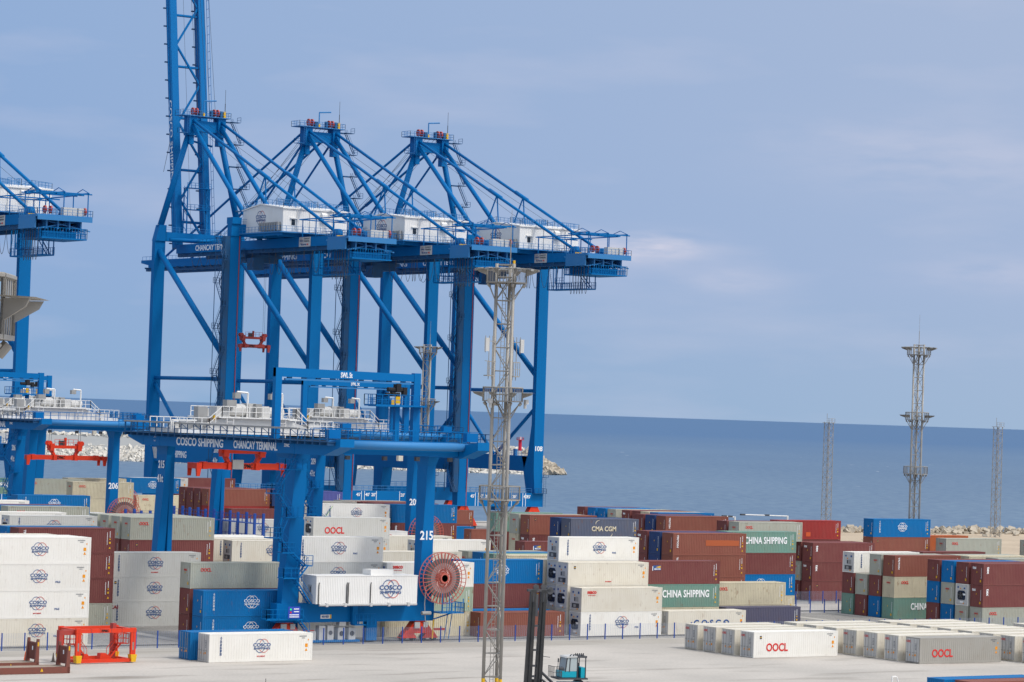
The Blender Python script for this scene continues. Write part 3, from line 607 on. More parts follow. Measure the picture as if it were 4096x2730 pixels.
stack(195.0, 296.4, 0, ['mDw', 'mDw', 'bDw:C'], 'stack crossed by the central light mast', g1)
stack(194.4, 313.7, 2, ['cRd'], 'back row left of the central mast', g1)
stack(208.2, 314.6, 2, ['gDw:O'], 'back row right of the central mast', g1)
stack(208.4, 311.6, 2, ['bDw'], 'second back row right of the mast', g1)
stack(208.2, 308.7, 2, ['tDw'], 'third back row right of the mast', g1)
stack(208.2, 305.8, 2, ['yDw'], 'fourth back row right of the mast', g1)
stack(207.3, B(1, 0), 0, ['wRu:CG', 'cRv:S'], 'front pair of the central reefer steps', g1)
stack(207.2, 291.05, 0, ['cRv', 'cRu', 'cRv:FN'], 'second row of the central reefer steps', g1)
stack(207.8, 294.0, 0, ['cRu', 'cRu', 'cRu', 'wRv:CG'], 'third row of the central reefer steps', g1)
stack(207.4, 296.9, 0, ['cRv', 'cRu', 'cRu'], 'fourth row of the central reefer steps', g1)
stack(220.4, B(1, 0)-.2, 0, ['cRd:V'], 'front row right of the central reefer steps', g1)
stack(220.5, 293.6, 0, ['yDw', 'tDw:H', 'mDw:B'], 'stack right of the central reefer steps', g1)
stack(233.0, 292.4, 0, ['vDw'], 'low front container left of the open lane', g1)
stack(233.2, 295.8, 0, ['yDw', 'yDw:O'], 'second row left of the open lane', g1)
stack(234.2, 305.5, 0, ['rDw', 'rDw', 'rDw:T', 'rDw:TQ'], 'tall brown stack right of the reefer steps', g1)
stack(234.2, 308.35, 2, ['nDw', 'nDw'], 'row behind the tall brown stack', g1)
stack(234.2, 311.2, 2, ['mDw', 'mDw:X'], 'second row behind the tall brown stack', g1)
stack(247.6, 311.2, 0, ['yDw', 'bDw:C', 'mDw', 'tDw:H'], 'tall stack ending at the open lane', g1)
for r, c in enumerate((['tDw:H', 'yDw:O', 'rDw:T'], ['bDw', 'mDw', 'gDw'], ['mDw', 'gDw'], ['tDw', 'mDw', 'wRv:C'])):
    stack(272.3, 304.9+2.85*r, 0, c, ['front', 'second', 'third', 'back'][r]+' row of the block right of the lane', g1)
for r, c in enumerate((['gDw:O', 'mDw:X', 'mDw:X'], ['gDw', 'wRu', 'mDw'], ['bDw', 'gDw', 'bDw'], ['mDw', 'bDw', 'mDw'])):
    stack(271.8, 286.8+2.85*r, 0, c, ['front', 'second', 'third', 'back'][r]+' row of the stacks at the right edge', g1)
stack(286.2, 314.6, 2, ['mDw'], 'back roof left of the right edge stacks', g1)
stack(285.2, 303.9, 0, ['yDw', 'gDw', 'yDw:O'], 'stack behind the right edge blue roof', g1)
stack(285.4, 307.0, 0, ['mDw', 'gDw', 'gDw'], 'second stack behind the right edge roofs', g1)
stack(285.6, 298.6, 0, ['mDw', 'rDw', 'gDw'], 'grey roof at the right edge of the photo', g1)
# second block
stack(156.4, 341.3, 3, ['sRu:C'], 'row behind the left brown roof', g2)
stack(156.9, 351.4, 3, ['wRd'], 'long white roof behind the left reefer', g2)
stack(169.2, 369.8, 3, ['gDw:O'], 'shaded row under the left yard crane', g2)
stack(168.8, 372.8, 3, ['bDw'], 'blue roof under the left yard crane', g2)
stack(168.4, 375.7, 3, ['mDw'], 'maroon roof under the left yard crane', g2)
stack(172.1, 338.8, 1, ['mDw', 'mDw:F', 'gDw:O'], 'stack behind the far crane leg, front row', g2)
stack(172.0, 341.7, 2, ['mDw', 'gDw'], 'stack behind the far crane leg, second row', g2)
stack(172.0, 344.9, 3, ['gDw'], 'stack behind the far crane leg, third row', g2)
stack(171.9, 347.9, 3, ['gDw'], 'stack behind the far crane leg, fourth row', g2)
stack(186.8, 338.4, 1, ['cRu', 'cRv:C'], 'reefers left of the crane stair leg', g2)
stack(186.4, 343.2, 1, ['cRd', 'cRd:C'], 'reefers behind those by the stair leg', g2)
stack(186.6, 347.6, 2, ['wRd'], 'third reefer row by the stair leg', g2)
stack(186.4, 351.2, 2, ['wRd'], 'fourth reefer row by the stair leg', g2)
stack(199.0, 340.2, 1, ['cRd'], 'low reefer left of the stair leg', g2)
stack(199.2, 345.6, 2, ['cRu:'], 'cooling unit showing beside the stair leg', g2)
stack(212.8, 338.4, 1, ['cRd'], 'low reefer right of the stair leg', g2)
stack(202.0, 343.5, 2, ['sRd', 'sRu:U'], 'stack right of the crane stair leg', g2) if False else None
stack(213.4, 343.5, 2, [], '', g2)
stack(217.5, 341.6, 1, ['cRd', 'wRv'], 'long white reefer beyond the cable reel', g2)
stack(217.7, 351.8, 2, ['cRd'], 'cream reefer beyond the cable reel', g2)
stack(233.4, 338.5, 1, ['mDw', 'mDw:B'], 'front row left of the slate container', g2)
stack(247.0, 346.6, 2, ['dDw', 'dDw:M'], 'stack above the white central reefers', g2)
stack(247.0, 349.5, 3, ['nDw'], 'row behind the slate container', g2)
stack(247.2, 357.4, 2, ['mDw:X', 'rDw:F'], 'stack right of the mast, front row', g2)
stack(247.1, 360.2, 2, ['yDw', 'gDw'], 'stack right of the mast, second row', g2)
stack(247.0, 366.0, 2, ['mDw', 'tDw'], 'stack seen through the central mast', g2)
stack(273.2, 358.4, 2, ['rDw', 'rDw:T'], 'long stack above the tall brown one, front row', g2)
stack(273.2, 361.25, 3, ['nDw'], 'long stack above the tall brown one, second row', g2)
stack(273.2, 364.1, 3, ['mDw'], 'long stack above the tall brown one, third row', g2)
stack(273.1, 340.4, 3, ['gDw:O'], 'beyond the sea green roof', g2)
stack(273.1, 343.3, 3, ['mDw'], 'second row beyond the sea green roof', g2)
stack(286.6, 347.3, 2, ['mDw', 'kDw:P'], 'stack behind the maroon stacks by the lane', g2)
stack(285.3, 337.8, 0, ['mDw:F', 'mDw:X', 'mDw:X'], 'maroon stack facing the open lane, front row', g2)
stack(285.3, 340.65, 0, ['mDw', 'gDw', 'mDw'], 'maroon stack facing the open lane, second row', g2)
stack(312.6, 355.4, 1, ['mDw', 'rDw:F', 'bDw:C'], 'stack before the shore rocks', g2)
stack(326.4, 361.2, 1, ['oDw', 'oDw'], 'stack right of the blue one by the shore', g2)
stack(325.1, 351.9, 1, ['mDw', 'gDw:O'], 'stack before the shore at the right', g2)
stack(339.2, 347.2, 1, ['gDw', 'gDw'], 'stack at the right edge by the shore', g2)
# far blocks
stack(231.6, 391.2, 3, ['wRv:CE'], 'far row right of the stair leg', g3)
stack(232.7, 401.8, 3, ['cRd'], 'behind the white reefer right of the stair', g3)
stack(220.2, 400.3, 2, ['wRd:C'], 'far row left of the stair leg', g3)
stack(219.0, 388.2, 2, [], '', g3)
stack(244.9, 392.2, 2, ['mDw:X', 'bDw'], 'far stack behind the numbered crane leg', g3)
for i, c in enumerate(('mDw', 'mDw', 'rDw', 'gDw')): stack(244.4-i*.2, 397.0+i*3.0, 3, [c], ['first', 'second', 'third', 'fourth'][i]+' roof behind the far blue container', g3)
stack(256.2, 446.6, 3, ['pDw'], 'far row right of the paired crane legs', g3)
stack(169.6, 390.2, 3, ['wRd:'], 'far row at the left edge', g3)
stack(190.1, 412.2, 3, ['bDw:C'], 'far row left of the numbered far leg', g3)
stack(216.2, 494.6, 3, ['tDw:H'], 'far row behind the left edge crane legs', g3)
stack(229.3, 494.8, 3, ['gDw:O'], 'far row right of the left edge crane legs', g3)
stack(241.9, 502.6, 3, ['yDw'], 'row behind the far beige pair', g3)
stack(232.0, 480.0, 2, ['yDw', 'yDw:O'], 'far pair behind the numbered crane leg', g3)
stack(257.0, 509.2, 3, ['bDw:C'], 'farthest row left of the far crane leg', g3)
stack(272.7, 515.8, 3, ['mDw'], 'farthest row right of the far crane leg', g3)
stack(260.4, 512.6, 3, ['sRd'], 'behind the farthest blue container', g3)
stack(254.2, 498.4, 1, ['yDw:O', 'yDw:O'], 'rusty pair behind the far crane leg', g3)
stack(241.6, 498.2, 2, ['mDw:X'], 'beside the far rusty pair', g3)
stack(266.8, 506.0, 2, ['mDw'], 'roof behind the far rusty pair', g3)
stack(244.4, 451.8, 2, ['kDw', 'rDw'], 'far brown row, front', g3)
for i in range(3): stack(244.4, 454.7+i*2.85, 2, ['mDw', 'mDw'], 'far brown row, '+['second', 'third', 'back'][i], g3)
stack(242.6, 440.2, 2, ['mDw'], 'before the far brown row', g3)
stack(257.6, 456.0, 2, ['mDw', 'mDw'], 'right of the far brown row', g3)
stack(257.8, 453.0, 3, ['nDw'], 'narrow view right of the far brown row', g3)
stack(336.0, 515.5, 0, ['m2w', 'r2w:X'], 'short stack near the quay cranes', g3)
stack(287.8, 442.6, 1, ['b2w'], 'short blue one beyond the yard', g3)
stack(286.9, 432.8, 1, ['r2w'], 'short brown one beyond the yard', g3)
ys = [('mDw', 424.4), ('bDw', 421.2), ('bDw', 418.2), ('gDw:O', 415.2), ('mDw:X', 411.0), ('mDw', 408.0), ('yDw', 405.6), ('bDw', 402.9)]
for i, (c, y) in enumerate(ys):
    spec = c.split(':')[0]
    container(305.2, y-.3, 10.36-CH, c, f"{COL[spec[0]][1]} container, {['rearmost', 'seventh', 'sixth', 'fifth', 'fourth', 'third', 'second', 'foremost'][i]} of the far roofs before the sea", g3)
    container(305.2, y-.3, 10.36-2*CH-.01, 'mDw', f"maroon container under the {['rearmost', 'seventh', 'sixth', 'fifth', 'fourth', 'third', 'second', 'foremost'][i]} far roof before the sea", g3)
# the reefer right of the stair leg and the one beneath it
stack(202.0, 343.5, 2, ['sRd', 'sRu:U'], 'stack right of the crane stair leg', g2)
# containers on the ground
container(144.95, 266.65, 0.02, 'wRd:CN', 'lone white reefer with a round globe emblem, on the open concrete', g0, R(-.5))
container(144.3, 269.6, 0.02, 'bDd', 'blue container with white door bars, behind the lone white reefer', g0, R(-.5))
NO = ['nearest', 'second nearest', 'third nearest', 'fourth nearest', 'fifth nearest', 'sixth nearest', 'farthest']
for i in range(4): container(209.6, 257.95+i*3.43, 0.02, ('wRd:UF' if i == 0 else 'cRd:U' if i < 3 else 'cRd'), f"{'white' if i == 0 else 'cream'} parked reefer{' with large red letters' if i == 0 else ''}, {NO[i] if i < 3 else 'farthest'} in the left row", g0, R(-1.1))
for i in range(7): container(224.65, 246.95+i*3.6, 0.02, 'qRd:U' if i == 0 else 'cRd:U', f"{'taupe grey' if i == 0 else 'cream'} parked reefer{' with large red letters' if i == 0 else ''}, {NO[i]} in the middle row", g0, R(-1.3))
for i in range(8): container(239.1, 243.2+i*3.58, 0.02, 'cRd:U', f"cream parked reefer, {['nearest', 'second nearest', 'third nearest', 'fourth nearest', 'fifth nearest', 'sixth nearest', 'seventh nearest', 'farthest'][i]} in the right row", g0, R(-1.3))
container(255.2, 261.5, 0.02, 'cRd', 'cream parked reefer alone at the right edge', g0, R(-1.3))
container(190.6, 206.0, 0.02, 'bDw', 'blue container at the bottom right corner', g0, R(-.6))
container(191.6, 203.2, 0.02, 'rDw', 'reddish container in front of the bottom right blue one', g0, R(-.6))
# ---------------------------------------------------------------- quay cranes
def lean_tube(mb, a, b, r, n=10, r2=None): mb.tube(a, b, r, n, r2)
def sheaves(mb, x, y, z, r=.7, n=2, mat_i=1):
    keep = mb.mi; mb.mi = mat_i
    for i in range(n): mb.tube((x-.15+i*.9, y, z), (x+.15+i*.9, y, z), r, 12)
    mb.mi = keep
def festoon(mb, xs, ys, z, drop, r=.045):
    for k in range(len(ys)-1):
        y0, y1 = ys[k], ys[k+1]; P = []
        for i in range(9): t = i/8; P.append((xs, y0+(y1-y0)*t, z-drop*(1-(2*t-1)**2)))
        mb.path(P, r, 4)
def quay_crane(xc, label, boom_up=False, number=None):
    t = thing('quay_crane', (xc, 552, 0), label, 'crane', 'blue ship to shore cranes along the quay')
    # legs
    for sx in (-1, 1):
        x0, x1 = (8.9, 11.5) if sx > 0 else (-11.5, -8.9)
        mb = MB(); mb.loft([(8.4, x0+(.5 if sx > 0 else 0), x1-(0 if sx > 0 else .5), 0, 3.4), (13.3, x0+.1, x1, 0, 4.2), (17.0, x0, x1, 0, 2.6), (24, x0, x1, 0, 1.35), (62.4, x0, x1, 0, 1.35)]); mb.build('leg', BLUE, t)
        mb = MB(); mb.loft([(8.4, x0, x1, 33.0, 36.4), (13.3, x0, x1, 32.2, 36.4), (17.0, x0, x1, 33.8, 36.4), (24, x0, x1, 35.0, 36.4), (62.4, x0, x1, 35.0, 36.4)]); mb.build('leg', BLUE, t)
    for y in (0, 34.4):
        mb = MB(); mb.box(-11.7, y-.12, 5.3, 11.7, y+2.0, 8.4); mb.box(-1.2, y-.05, 4.4, 1.2, y+1.9, 5.3); s = mb.build('sill_beam', BLUE, t)
        mb = MB(); mb.rail([(-8.5, y-.1, 8.4), (8.5, y-.1, 8.4)], 1.1, .04); mb.rail([(-8.5, y+2.0, 8.4), (8.5, y+2, 8.4)], 1.1, .04); mb.build('railing', BLUE2, s)
        if y == 0:
            for sg in (-1, 1):
                for dx, lab in ((3.03, "20'"), (6.1, "40'"), (6.86, "45'")):
                    m2 = MB(); m2.box(sg*dx-.06, -.15, 5.35, sg*dx+.06, -.12, 8.38); m2.build('marking', WTXT, s)
                    if lab != "45'": text(lab, .75, WTXT, s, (sg*dx+(.75 if lab == "40'" else .75)*(-1 if sg < 0 and lab == "20'" else 1), -.15, 7.6), bold=.03)
                    else: text(lab, .75, WTXT, s, (sg*dx+sg*.8, -.15, 7.6), bold=.03)
    for sx in (-1, 1):
        for y in (0.9, 35.3):
            mb = MB(); cx = sx*9.6
            mb.hexa([(cx-2.6, y-.8, 2.2), (cx+2.6, y-.8, 2.2), (cx+2.6, y+.8, 2.2), (cx-2.6, y+.8, 2.2), (cx-.9, y-.8, 5.3), (cx+.9, y-.8, 5.3), (cx+.9, y+.8, 5.3), (cx-.9, y+.8, 5.3)])
            for q in (-1, 1): mb.hexa([(cx+q*2.2-1.5, y-.7, .9), (cx+q*2.2+1.5, y-.7, .9), (cx+q*2.2+1.5, y+.7, .9), (cx+q*2.2-1.5, y+.7, .9), (cx+q*2.2-.5, y-.7, 2.6), (cx+q*2.2+.5, y-.7, 2.6), (cx+q*2.2+.5, y+.7, 2.6), (cx+q*2.2-.5, y+.7, 2.6)])
            mb.tube((cx, y-1.0, 3.9), (cx, y+1.0, 3.9), .45, 10)
            bo = mb.build('bogie', ORED, t)
            for i in range(6): w = MB(); w.tube((cx-3.2+i*1.28, y-.45, .55), (cx-3.2+i*1.28, y+.45, .55), .42, 10); w.build('wheel', DGREY, bo)
    for sx in (-1, 1):
        x = sx*10.2
        mb = MB(); mb.box(x-.9, 3.0, 13.3, x+.9, 34.5, 16.8)
        mb.hexa([(x-.9, 2.5, 11.2), (x+.9, 2.5, 11.2), (x+.9, 4.2, 13.35), (x-.9, 4.2, 13.35), (x-.9, 2.5, 16.7), (x+.9, 2.5, 16.7), (x+.9, 5.5, 16.7), (x-.9, 5.5, 16.7)])
        pb = mb.build('portal_beam', BLUE, t)
        mb = MB(); mb.rail([(x-.8, 3.0, 16.8), (x-.8, 34, 16.8)], 1.15, .05, 1.3); mb.box(x-.3, 9, 16.8, x+.3, 9.9, 18.3); mb.build('railing', BLUE2, pb)
        if sx < 0:
            text('COSCO SHIPPING', 1.5, WTXT, pb, (x-.93, 23.5, 15.1), ROT_L, width=12.5, bold=.04)
            mb = MB(); mb.quad((x-.92, 31.2, 13.9), (x-.92, 34.2, 13.9), (x-.92, 34.2, 16.4), (x-.92, 31.2, 16.4)); mb.build('sign_board', LGREY, pb)
        for nm, a, b, r in (('tie_tube', (x, 1.2, 31.8), (x, 35.1, 31.8), .42), ('brace', (x, 35.4, 60.2), (x, 1.0, 34.6), .66), ('brace', (x, 35.2, 30.6), (x, 18.6, 17.0), .42), ('brace', (x, 1.0, 28.6), (x, 17.4, 17.0), .42)):
            m2 = MB(); m2.tube(a, b, r, 14); m2.build(nm, BLUE if nm == 'tie_tube' else BLUE2 if False else BLUE, t, smooth=True)
    # top beams and girders
    mb = MB(); mb.box(-11.5, -.25, 62.4, 11.5, 1.6, 65.0); mb.box(-11.5, -.6, 65.0, -9.3, 2, 66.4); cb = mb.build('cross_beam', BLUE, t)
    mb = MB(); mb.box(-9.0, 34.7, 62.45, 9.0, 36.6, 64.5)
    for sx in (-1, 1):
        x0, x1 = sorted((sx*8.9, sx*11.5)); xi, xo = (x0, x1) if sx > 0 else (x1, x0)
        mb.hexa([(x0, 34.7, 62.4), (x1, 34.7, 62.4), (x1, 36.6, 62.4), (x0, 36.6, 62.4)] + ([(8.9, 34.7, 66.0), (10.6, 34.7, 66.0), (10.6, 36.6, 66.0), (8.9, 36.6, 66.0)] if sx > 0 else [(-10.6, 34.7, 66.0), (-8.9, 34.7, 66.0), (-8.9, 36.6, 66.0), (-10.6, 36.6, 66.0)]))
    mb.build('cross_beam', BLUE, t)
    mb = MB(); mb.rail([(-9, 34.6, 64.5), (9, 34.6, 64.5)], 1.1, .045); mb.rail([(-11.4, -.5, 65.0), (-9, -.5, 65.0), (8.5, -.5, 65.0)], 1.1, .045); mb.build('railing', BLUE2, t)
    mb = MB(); mb.tube((-8.5, 33.6, 62.7), (3.5, 33.6, 63.0), .45, 10); mb.build('pipe', BLUE, t, smooth=True)
    for sx in (-1, 1):
        x = sx*3.6; mb = MB(); mb.box(x-.85, -32.5, 59.95, x+.85, 38.2, 61.95); mb.mi = 1; mb.box(x-.45, -36, 59.15, x+.45, 38.2, 59.94); mb.mi = 2
        for i in range(16): mb.box(x-1.3, -34+i*4.6, 59.45, x-.86, -33.85+i*4.6, 59.9)
        mb.mi = 0; g = mb.build('girder', [BLUE, BDARK, BDARK], t)
        if sx < 0:
            text('CHANCAY TERMINAL', 1.25, WTXT, g, (x-.88, 20.5, 60.95), ROT_L, width=17.0, bold=.03)
            mb = MB(); mb.quad((x-.9, -21.8, 59.95), (x-.9, -17.0, 59.95), (x-.9, -17.0, 61.95), (x-.9, -21.8, 61.95)); sg = mb.build('sign_board', LGREY, g)
            put('emblem', globe_mesh(1.5), sg, (x-.92, -18.0, 61.1), ROT_L); text('COSCO', .28, NAVYTXT, sg, (x-.93, -18.0, 61.15), ROT_L, width=1.3, bold=.03)
            text('CHANCAY', .32, MATS['faded_black'], sg, (x-.93, -20.2, 61.6), ROT_L, width=2.4); text('TERMINAL', .32, MATS['faded_black'], sg, (x-.93, -20.2, 61.1), ROT_L, width=2.4)
            text('The Port for', .34, NAVYTXT, sg, (x-.93, -18.9, 60.42), ROT_L, width=2.3); text('ALL', .34, REDTXT, sg, (x-.93, -20.6, 60.42), ROT_L, width=.8, bold=.04)
        m2 = MB(); xx = x-sx*1.7; m2.rail([(xx, -31, 62.0), (xx, 36, 62.0)], 1.1, .045, 1.8); m2.box(min(x-sx*.86, xx), -31, 61.85, max(x-sx*.86, xx), 36, 61.95); m2.build('walkway', BDARK, t)
    # A-frame
    mb = MB(); mb.box(-4.4, 34.3, 87.6, 4.4, 35.7, 90.0)
    for sx in (-1, 1): mb.box(sx*3.7-.95, 33.7, 86.6, sx*3.7+.95, 36.3, 91.0); mb.box(sx*3.7-.6, 34.2, 84.6, sx*3.7+.6, 35.8, 86.6)
    ap = mb.build('apex_beam', BLUE, t)
    mb = MB(); mb.box(-6.6, 33.2, 90.9, 5.6, 37.0, 91.05); mb.rail([(-6.6, 33.2, 91), (5.6, 33.2, 91), (5.6, 37, 91), (-6.6, 37, 91), (-6.6, 33.2, 91)], 1.2, .05, 1.2)
    mb.box(-6.6, 33.6, 87.0, -4.9, 35.5, 87.1); mb.rail([(-6.6, 33.6, 87.1), (-6.6, 35.5, 87.1), (-4.9, 35.5, 87.1)], 1.1, .05, 1.0); mb.ladder((-5.0, 33.3, 87), (-5.0, 33.3, 91), .6)
    sheaves(mb, -3.2, 35, 92.1, .85, 2, 1); sheaves(mb, 2.2, 35, 92.1, .85, 2, 1)
    mb.mi = 2; mb.box(-.7, 34.6, 91.1, -.3, 35.0, 91.9); mb.box(4.6, 34.7, 91.1, 5.1, 35.2, 92.6); mb.mi = 3; mb.box(-1.7, 34.5, 91.05, -1.0, 35.3, 92.4); mb.box(3.6, 34.5, 91.05, 4.2, 35.3, 92.6); mb.box(1.2, 34.5, 91.05, 1.7, 35.3, 92.6)
    mb.build('apex_platform', [BLUE2, DRED, YEL, BDARK], t)
    mb = MB(); mb.path([(-.4, 35, 91), (-.4, 35, 94.6), (2.7, 35, 94.9)], .16, 6); mb.build('davit', BLUE2, t)
    mb = MB(); mb.tube((5.0, 35, 91), (5.0, 35, 94.5), .09, 5); mb.tube((5.0, 35, 94.5), (5.0, 35, 97.6), .045, 4); mb.build('antenna', DGREY, t)
    for sx in (-1, 1):
        mb = MB(); mb.tube((sx*10.1, 35.6, 65.4), (sx*3.9, 35.1, 87.4), .74, 12, .66); mb.build('frame_leg', BLUE, t, smooth=True)
        mb = MB(); mb.tube((sx*3.6, 34.6, 89.2), (sx*3.6, .9, 61.6), .52, 12); mb.build('frame_leg', BLUE, t, smooth=True)
        mb = MB(); mb.tube((sx*3.6, 34.0, 90.0), (sx*3.6, -31.4, 62.4), .34, 10); mb.tube((sx*3.6, 3.2, 77.1), (sx*3.6, -1.6, 75.1), .46, 10)
        mb.mi = 1; mb.hexa([(sx*3.6-.6, -32.6, 61.9), (sx*3.6+.6, -32.6, 61.9), (sx*3.6+.6, -29.5, 61.9), (sx*3.6-.6, -29.5, 61.9), (sx*3.6-.5, -31.9, 63.3), (sx*3.6+.5, -31.9, 63.3), (sx*3.6+.5, -30.4, 63.3), (sx*3.6-.5, -30.4, 63.3)])
        mb.build('backstay', [BLUE, BLUE], t, smooth=True)
        mb = MB(); mb.tube((sx*3.6, 0.0, 75.6), (sx*3.6-.1, -1.0, 69.0), .17, 6); mb.tube((sx*3.6, 0.2, 75.6), (sx*3.6-.1, 4.5, 68.2), .17, 6); mb.build('stay_strut', BLUE, t)
    # stairs on the waterside right frame leg
    mb = MB(); A = Vector((11.3, 35.2, 65.5)); Bv = Vector((6.2, 34.6, 90.4)); k = 5
    for i in range(k):
        a = A+(Bv-A)*(i/k); b = A+(Bv-A)*((i+1)/k)
        mb.stair(a+Vector((1.6, -.4, .2)), b+Vector((.2, -.4, -.3)), .8, (0, 1, 0)); mb.box(b.x-.3, b.y-1.2, b.z-.15, b.x+2.1, b.y+.5, b.z-.05); mb.rail([(b.x+2.1, b.y-1.2, b.z), (b.x+2.1, b.y+.5, b.z)], 1.1, .05); mb.box(b.x-1.9, b.y-.5, b.z-.3, b.x+.3, b.y+.5, b.z-.05)
    mb.build('staircase', BDARK, t)
    # zigzag stair on the landside left leg, up the face that looks along the quay
    mb = MB(); z = 8.6; up_ = True; n = 11; dz = (62.0-8.6)/n
    for i in range(n):
        ya, yb = (-1.3, 1.9) if i % 2 == 0 else (1.9, -1.3)
        mb.stair((-13.3, ya, z), (-13.3, yb, z+dz), .9, (1, 0, 0), .45)
        mb.box(-14.0, yb-.6 if yb < 0 else yb-.2, z+dz-.1, -12.6, yb+.2 if yb < 0 else yb+.6, z+dz); e_ = yb-.6 if yb < 0 else yb+.6
        mb.rail([(-14.0, yb, z+dz), (-14.0, e_, z+dz), (-12.6, e_, z+dz)], 1.1, .05)
        z += dz
    mb.tube((-13.9, -1.4, 8.6), (-13.9, -1.4, 62), .08, 4); mb.tube((-13.9, 2.0, 8.6), (-13.9, 2.0, 62), .08, 4)
    mb.build('staircase', BDARK, t)
    mb = MB(); mb.box(-12.75, .05, 8.4, -11.52, 1.3, 62.3); mb.build('lift_shaft', BDARK, t)
    mb = MB(); mb.tube((-9.35, -.1, 3), (-9.35, -.1, 62.5), .09, 5); mb.build('red_pipe', DRED, t)
    mb = MB(); mb.box(-13.6, .4, 31.2, -11.6, 2.0, 31.3); mb.rail([(-13.6, .4, 31.3), (-13.6, 2, 31.3)], 1.2, .06); mb.box(-14.2, -.6, 31.2, -12.9, 1, 31.3); mb.rail([(-14.2, -.6, 31.3), (-14.2, 1, 31.3), (-12.9, 1, 31.3)], 1.1, .06)
    # access ladders and small decks on the right leg's foot
    mb.box(8.7, -1.2, 8.35, 11.9, -.1, 8.45); mb.rail([(8.7, -1.2, 8.4), (11.9, -1.2, 8.4), (11.9, 2, 8.4)], 1.1, .05, .9); mb.ladder((11.9, -.4, 5.2), (11.9, -.4, 14), .6); mb.box(11.5, -.8, 12.0, 12.6, 1.2, 12.1); mb.rail([(12.6, -.8, 12.1), (12.6, 1.2, 12.1)], 1.1, .05)
    mb.build('access_deck', BDARK, t)
    # machinery house
    mb = MB(); H0, HE, HR = 63.3, 67.9, 69.0; x0, x1, y0, y1 = -8, 8, -16, 1.2; ym = -6.5; nn = 60
    P = [(x0+(x1-x0)*i/nn, y0-(.04 if i % 2 else 0)) for i in range(nn+1)]
    mb.strip([(x, y, H0) for x, y in P], [(x, y, HE) for x, y in P]); mb.strip([(x, y1, HE) for x, y in P], [(x, y1, H0) for x, y in P])
    for x in (x0, x1): mb.quad((x, y0, H0), (x, y1, H0), (x, y1, HE), (x, ym, HR), (x, y0, HE))
    mb.box(x0, y0, H0-.25, x1, y1, H0); h = mb.build('machinery_house', WHITE, t)
    mb = MB(); mb.hexa([(x0-.25, y0-.3, HE-.02), (x1+.25, y0-.3, HE-.02), (x1+.25, ym, HR), (x0-.25, ym, HR), (x0-.25, y0-.3, HE+.22), (x1+.25, y0-.3, HE+.22), (x1+.25, ym, HR+.22), (x0-.25, ym, HR+.22)])
    mb.hexa([(x0-.25, ym, HR), (x1+.25, ym, HR), (x1+.25, y1+.3, HE-.02), (x0-.25, y1+.3, HE-.02), (x0-.25, ym, HR+.22), (x1+.25, ym, HR+.22), (x1+.25, y1+.3, HE+.22), (x0-.25, y1+.3, HE+.22)])
    mb.build('roof', WHITE, h)
    mb = MB(); mb.rail([(x0, y0, HE+.25), (x1, y0, HE+.25), (x1, ym, HR+.25), (x1, y1, HE+.25), (x0, y1, HE+.25), (x0, ym, HR+.25), (x0, y0, HE+.25)], 1.15, .05, 1.4)
    mb.rail([(-4.2, y0+.4, HE+.3), (-4.2, ym, HR+.3), (-1.0, ym, HR+.3), (-1.0, y0+.4, HE+.3)], 1.25, .06, .7); mb.rail([(2.0, ym-1.5, HR), (5.0, ym-1.5, HR), (5.0, ym+1, HR)], 1.4, .06, .7); mb.build('railing', BLUE2, h)
    mb = MB(); mb.box(-5.9, y0-.10, 64.5, -5.1, y0+.02, 65.7); w_ = mb.build('window', GLASS, h)
    mb = MB(); mb.box(-6.3, y0-.35, 65.85, -4.6, y0-.05, 66.05)
    for xx in (-4.6, -1.5, 4.3): mb.tube((xx, y0-.12, H0), (xx, y0-.12, HE), .09, 5)
    mb.box(1.2, y0-.7, 65.6, 2.5, y0-.05, 67.1); mb.hexa([(1.2, y0-.7, 67.1), (2.5, y0-.7, 67.1), (2.5, y0-.05, 67.1), (1.2, y0-.05, 67.1), (1.2, y0-.2, 67.5), (2.5, y0-.2, 67.5), (2.5, y0-.05, 67.5), (1.2, y0-.05, 67.5)]); mb.build('vent_hood', WHITE, h)
    mb = MB()
    for i in range(8): mb.box(x0-.75, y0+.8+i*1.05, H0+.05, x0-.15, y0+1.6+i*1.05, H0+1.75)
    mb.build('cooling_unit', GREY, h)
    cosco_logo(h, (x0-.03, -6.6, 66.2), 4.3, ROT_L)
    mb = MB(); mb.box(-9.6, -18, 62.75, 9.6, 2.5, 63.0); mb.rail([(-9.6, -18, 63), (9.6, -18, 63), (9.6, 2.5, 63)], 1.15, .045, 1.3); mb.rail([(-9.6, -18, 63), (-9.6, 2.5, 63)], 1.15, .045, 1.3)
    mb.mi = 1
    for yy in (-16, -10, -4): mb.box(-9, yy-.3, 61.95, 9, yy+.3, 62.75)
    mb.box(-9.2, -17.5, 62.2, -8.8, 1.5, 62.75); mb.box(8.8, -17.5, 62.2, 9.2, 1.5, 62.75); mb.build('house_deck', [BLUE2, BLUE], t)
    # rear machinery decks behind the house
    mb = MB()
    mb.box(-5.5, -38.5, 61.1, 6.2, -30.5, 61.6); mb.rail([(-5.5, -38.5, 61.6), (6.2, -38.5, 61.6), (6.2, -30.5, 61.6)], 1.15, .05, 1.0); mb.rail([(-5.5, -38.5, 61.6), (-5.5, -30.5, 61.6)], 1.15, .05, 1.0)
    mb.box(-5.4, -38.7, 60.5, 6.1, -38.5, 61.4); mb.mi = 3
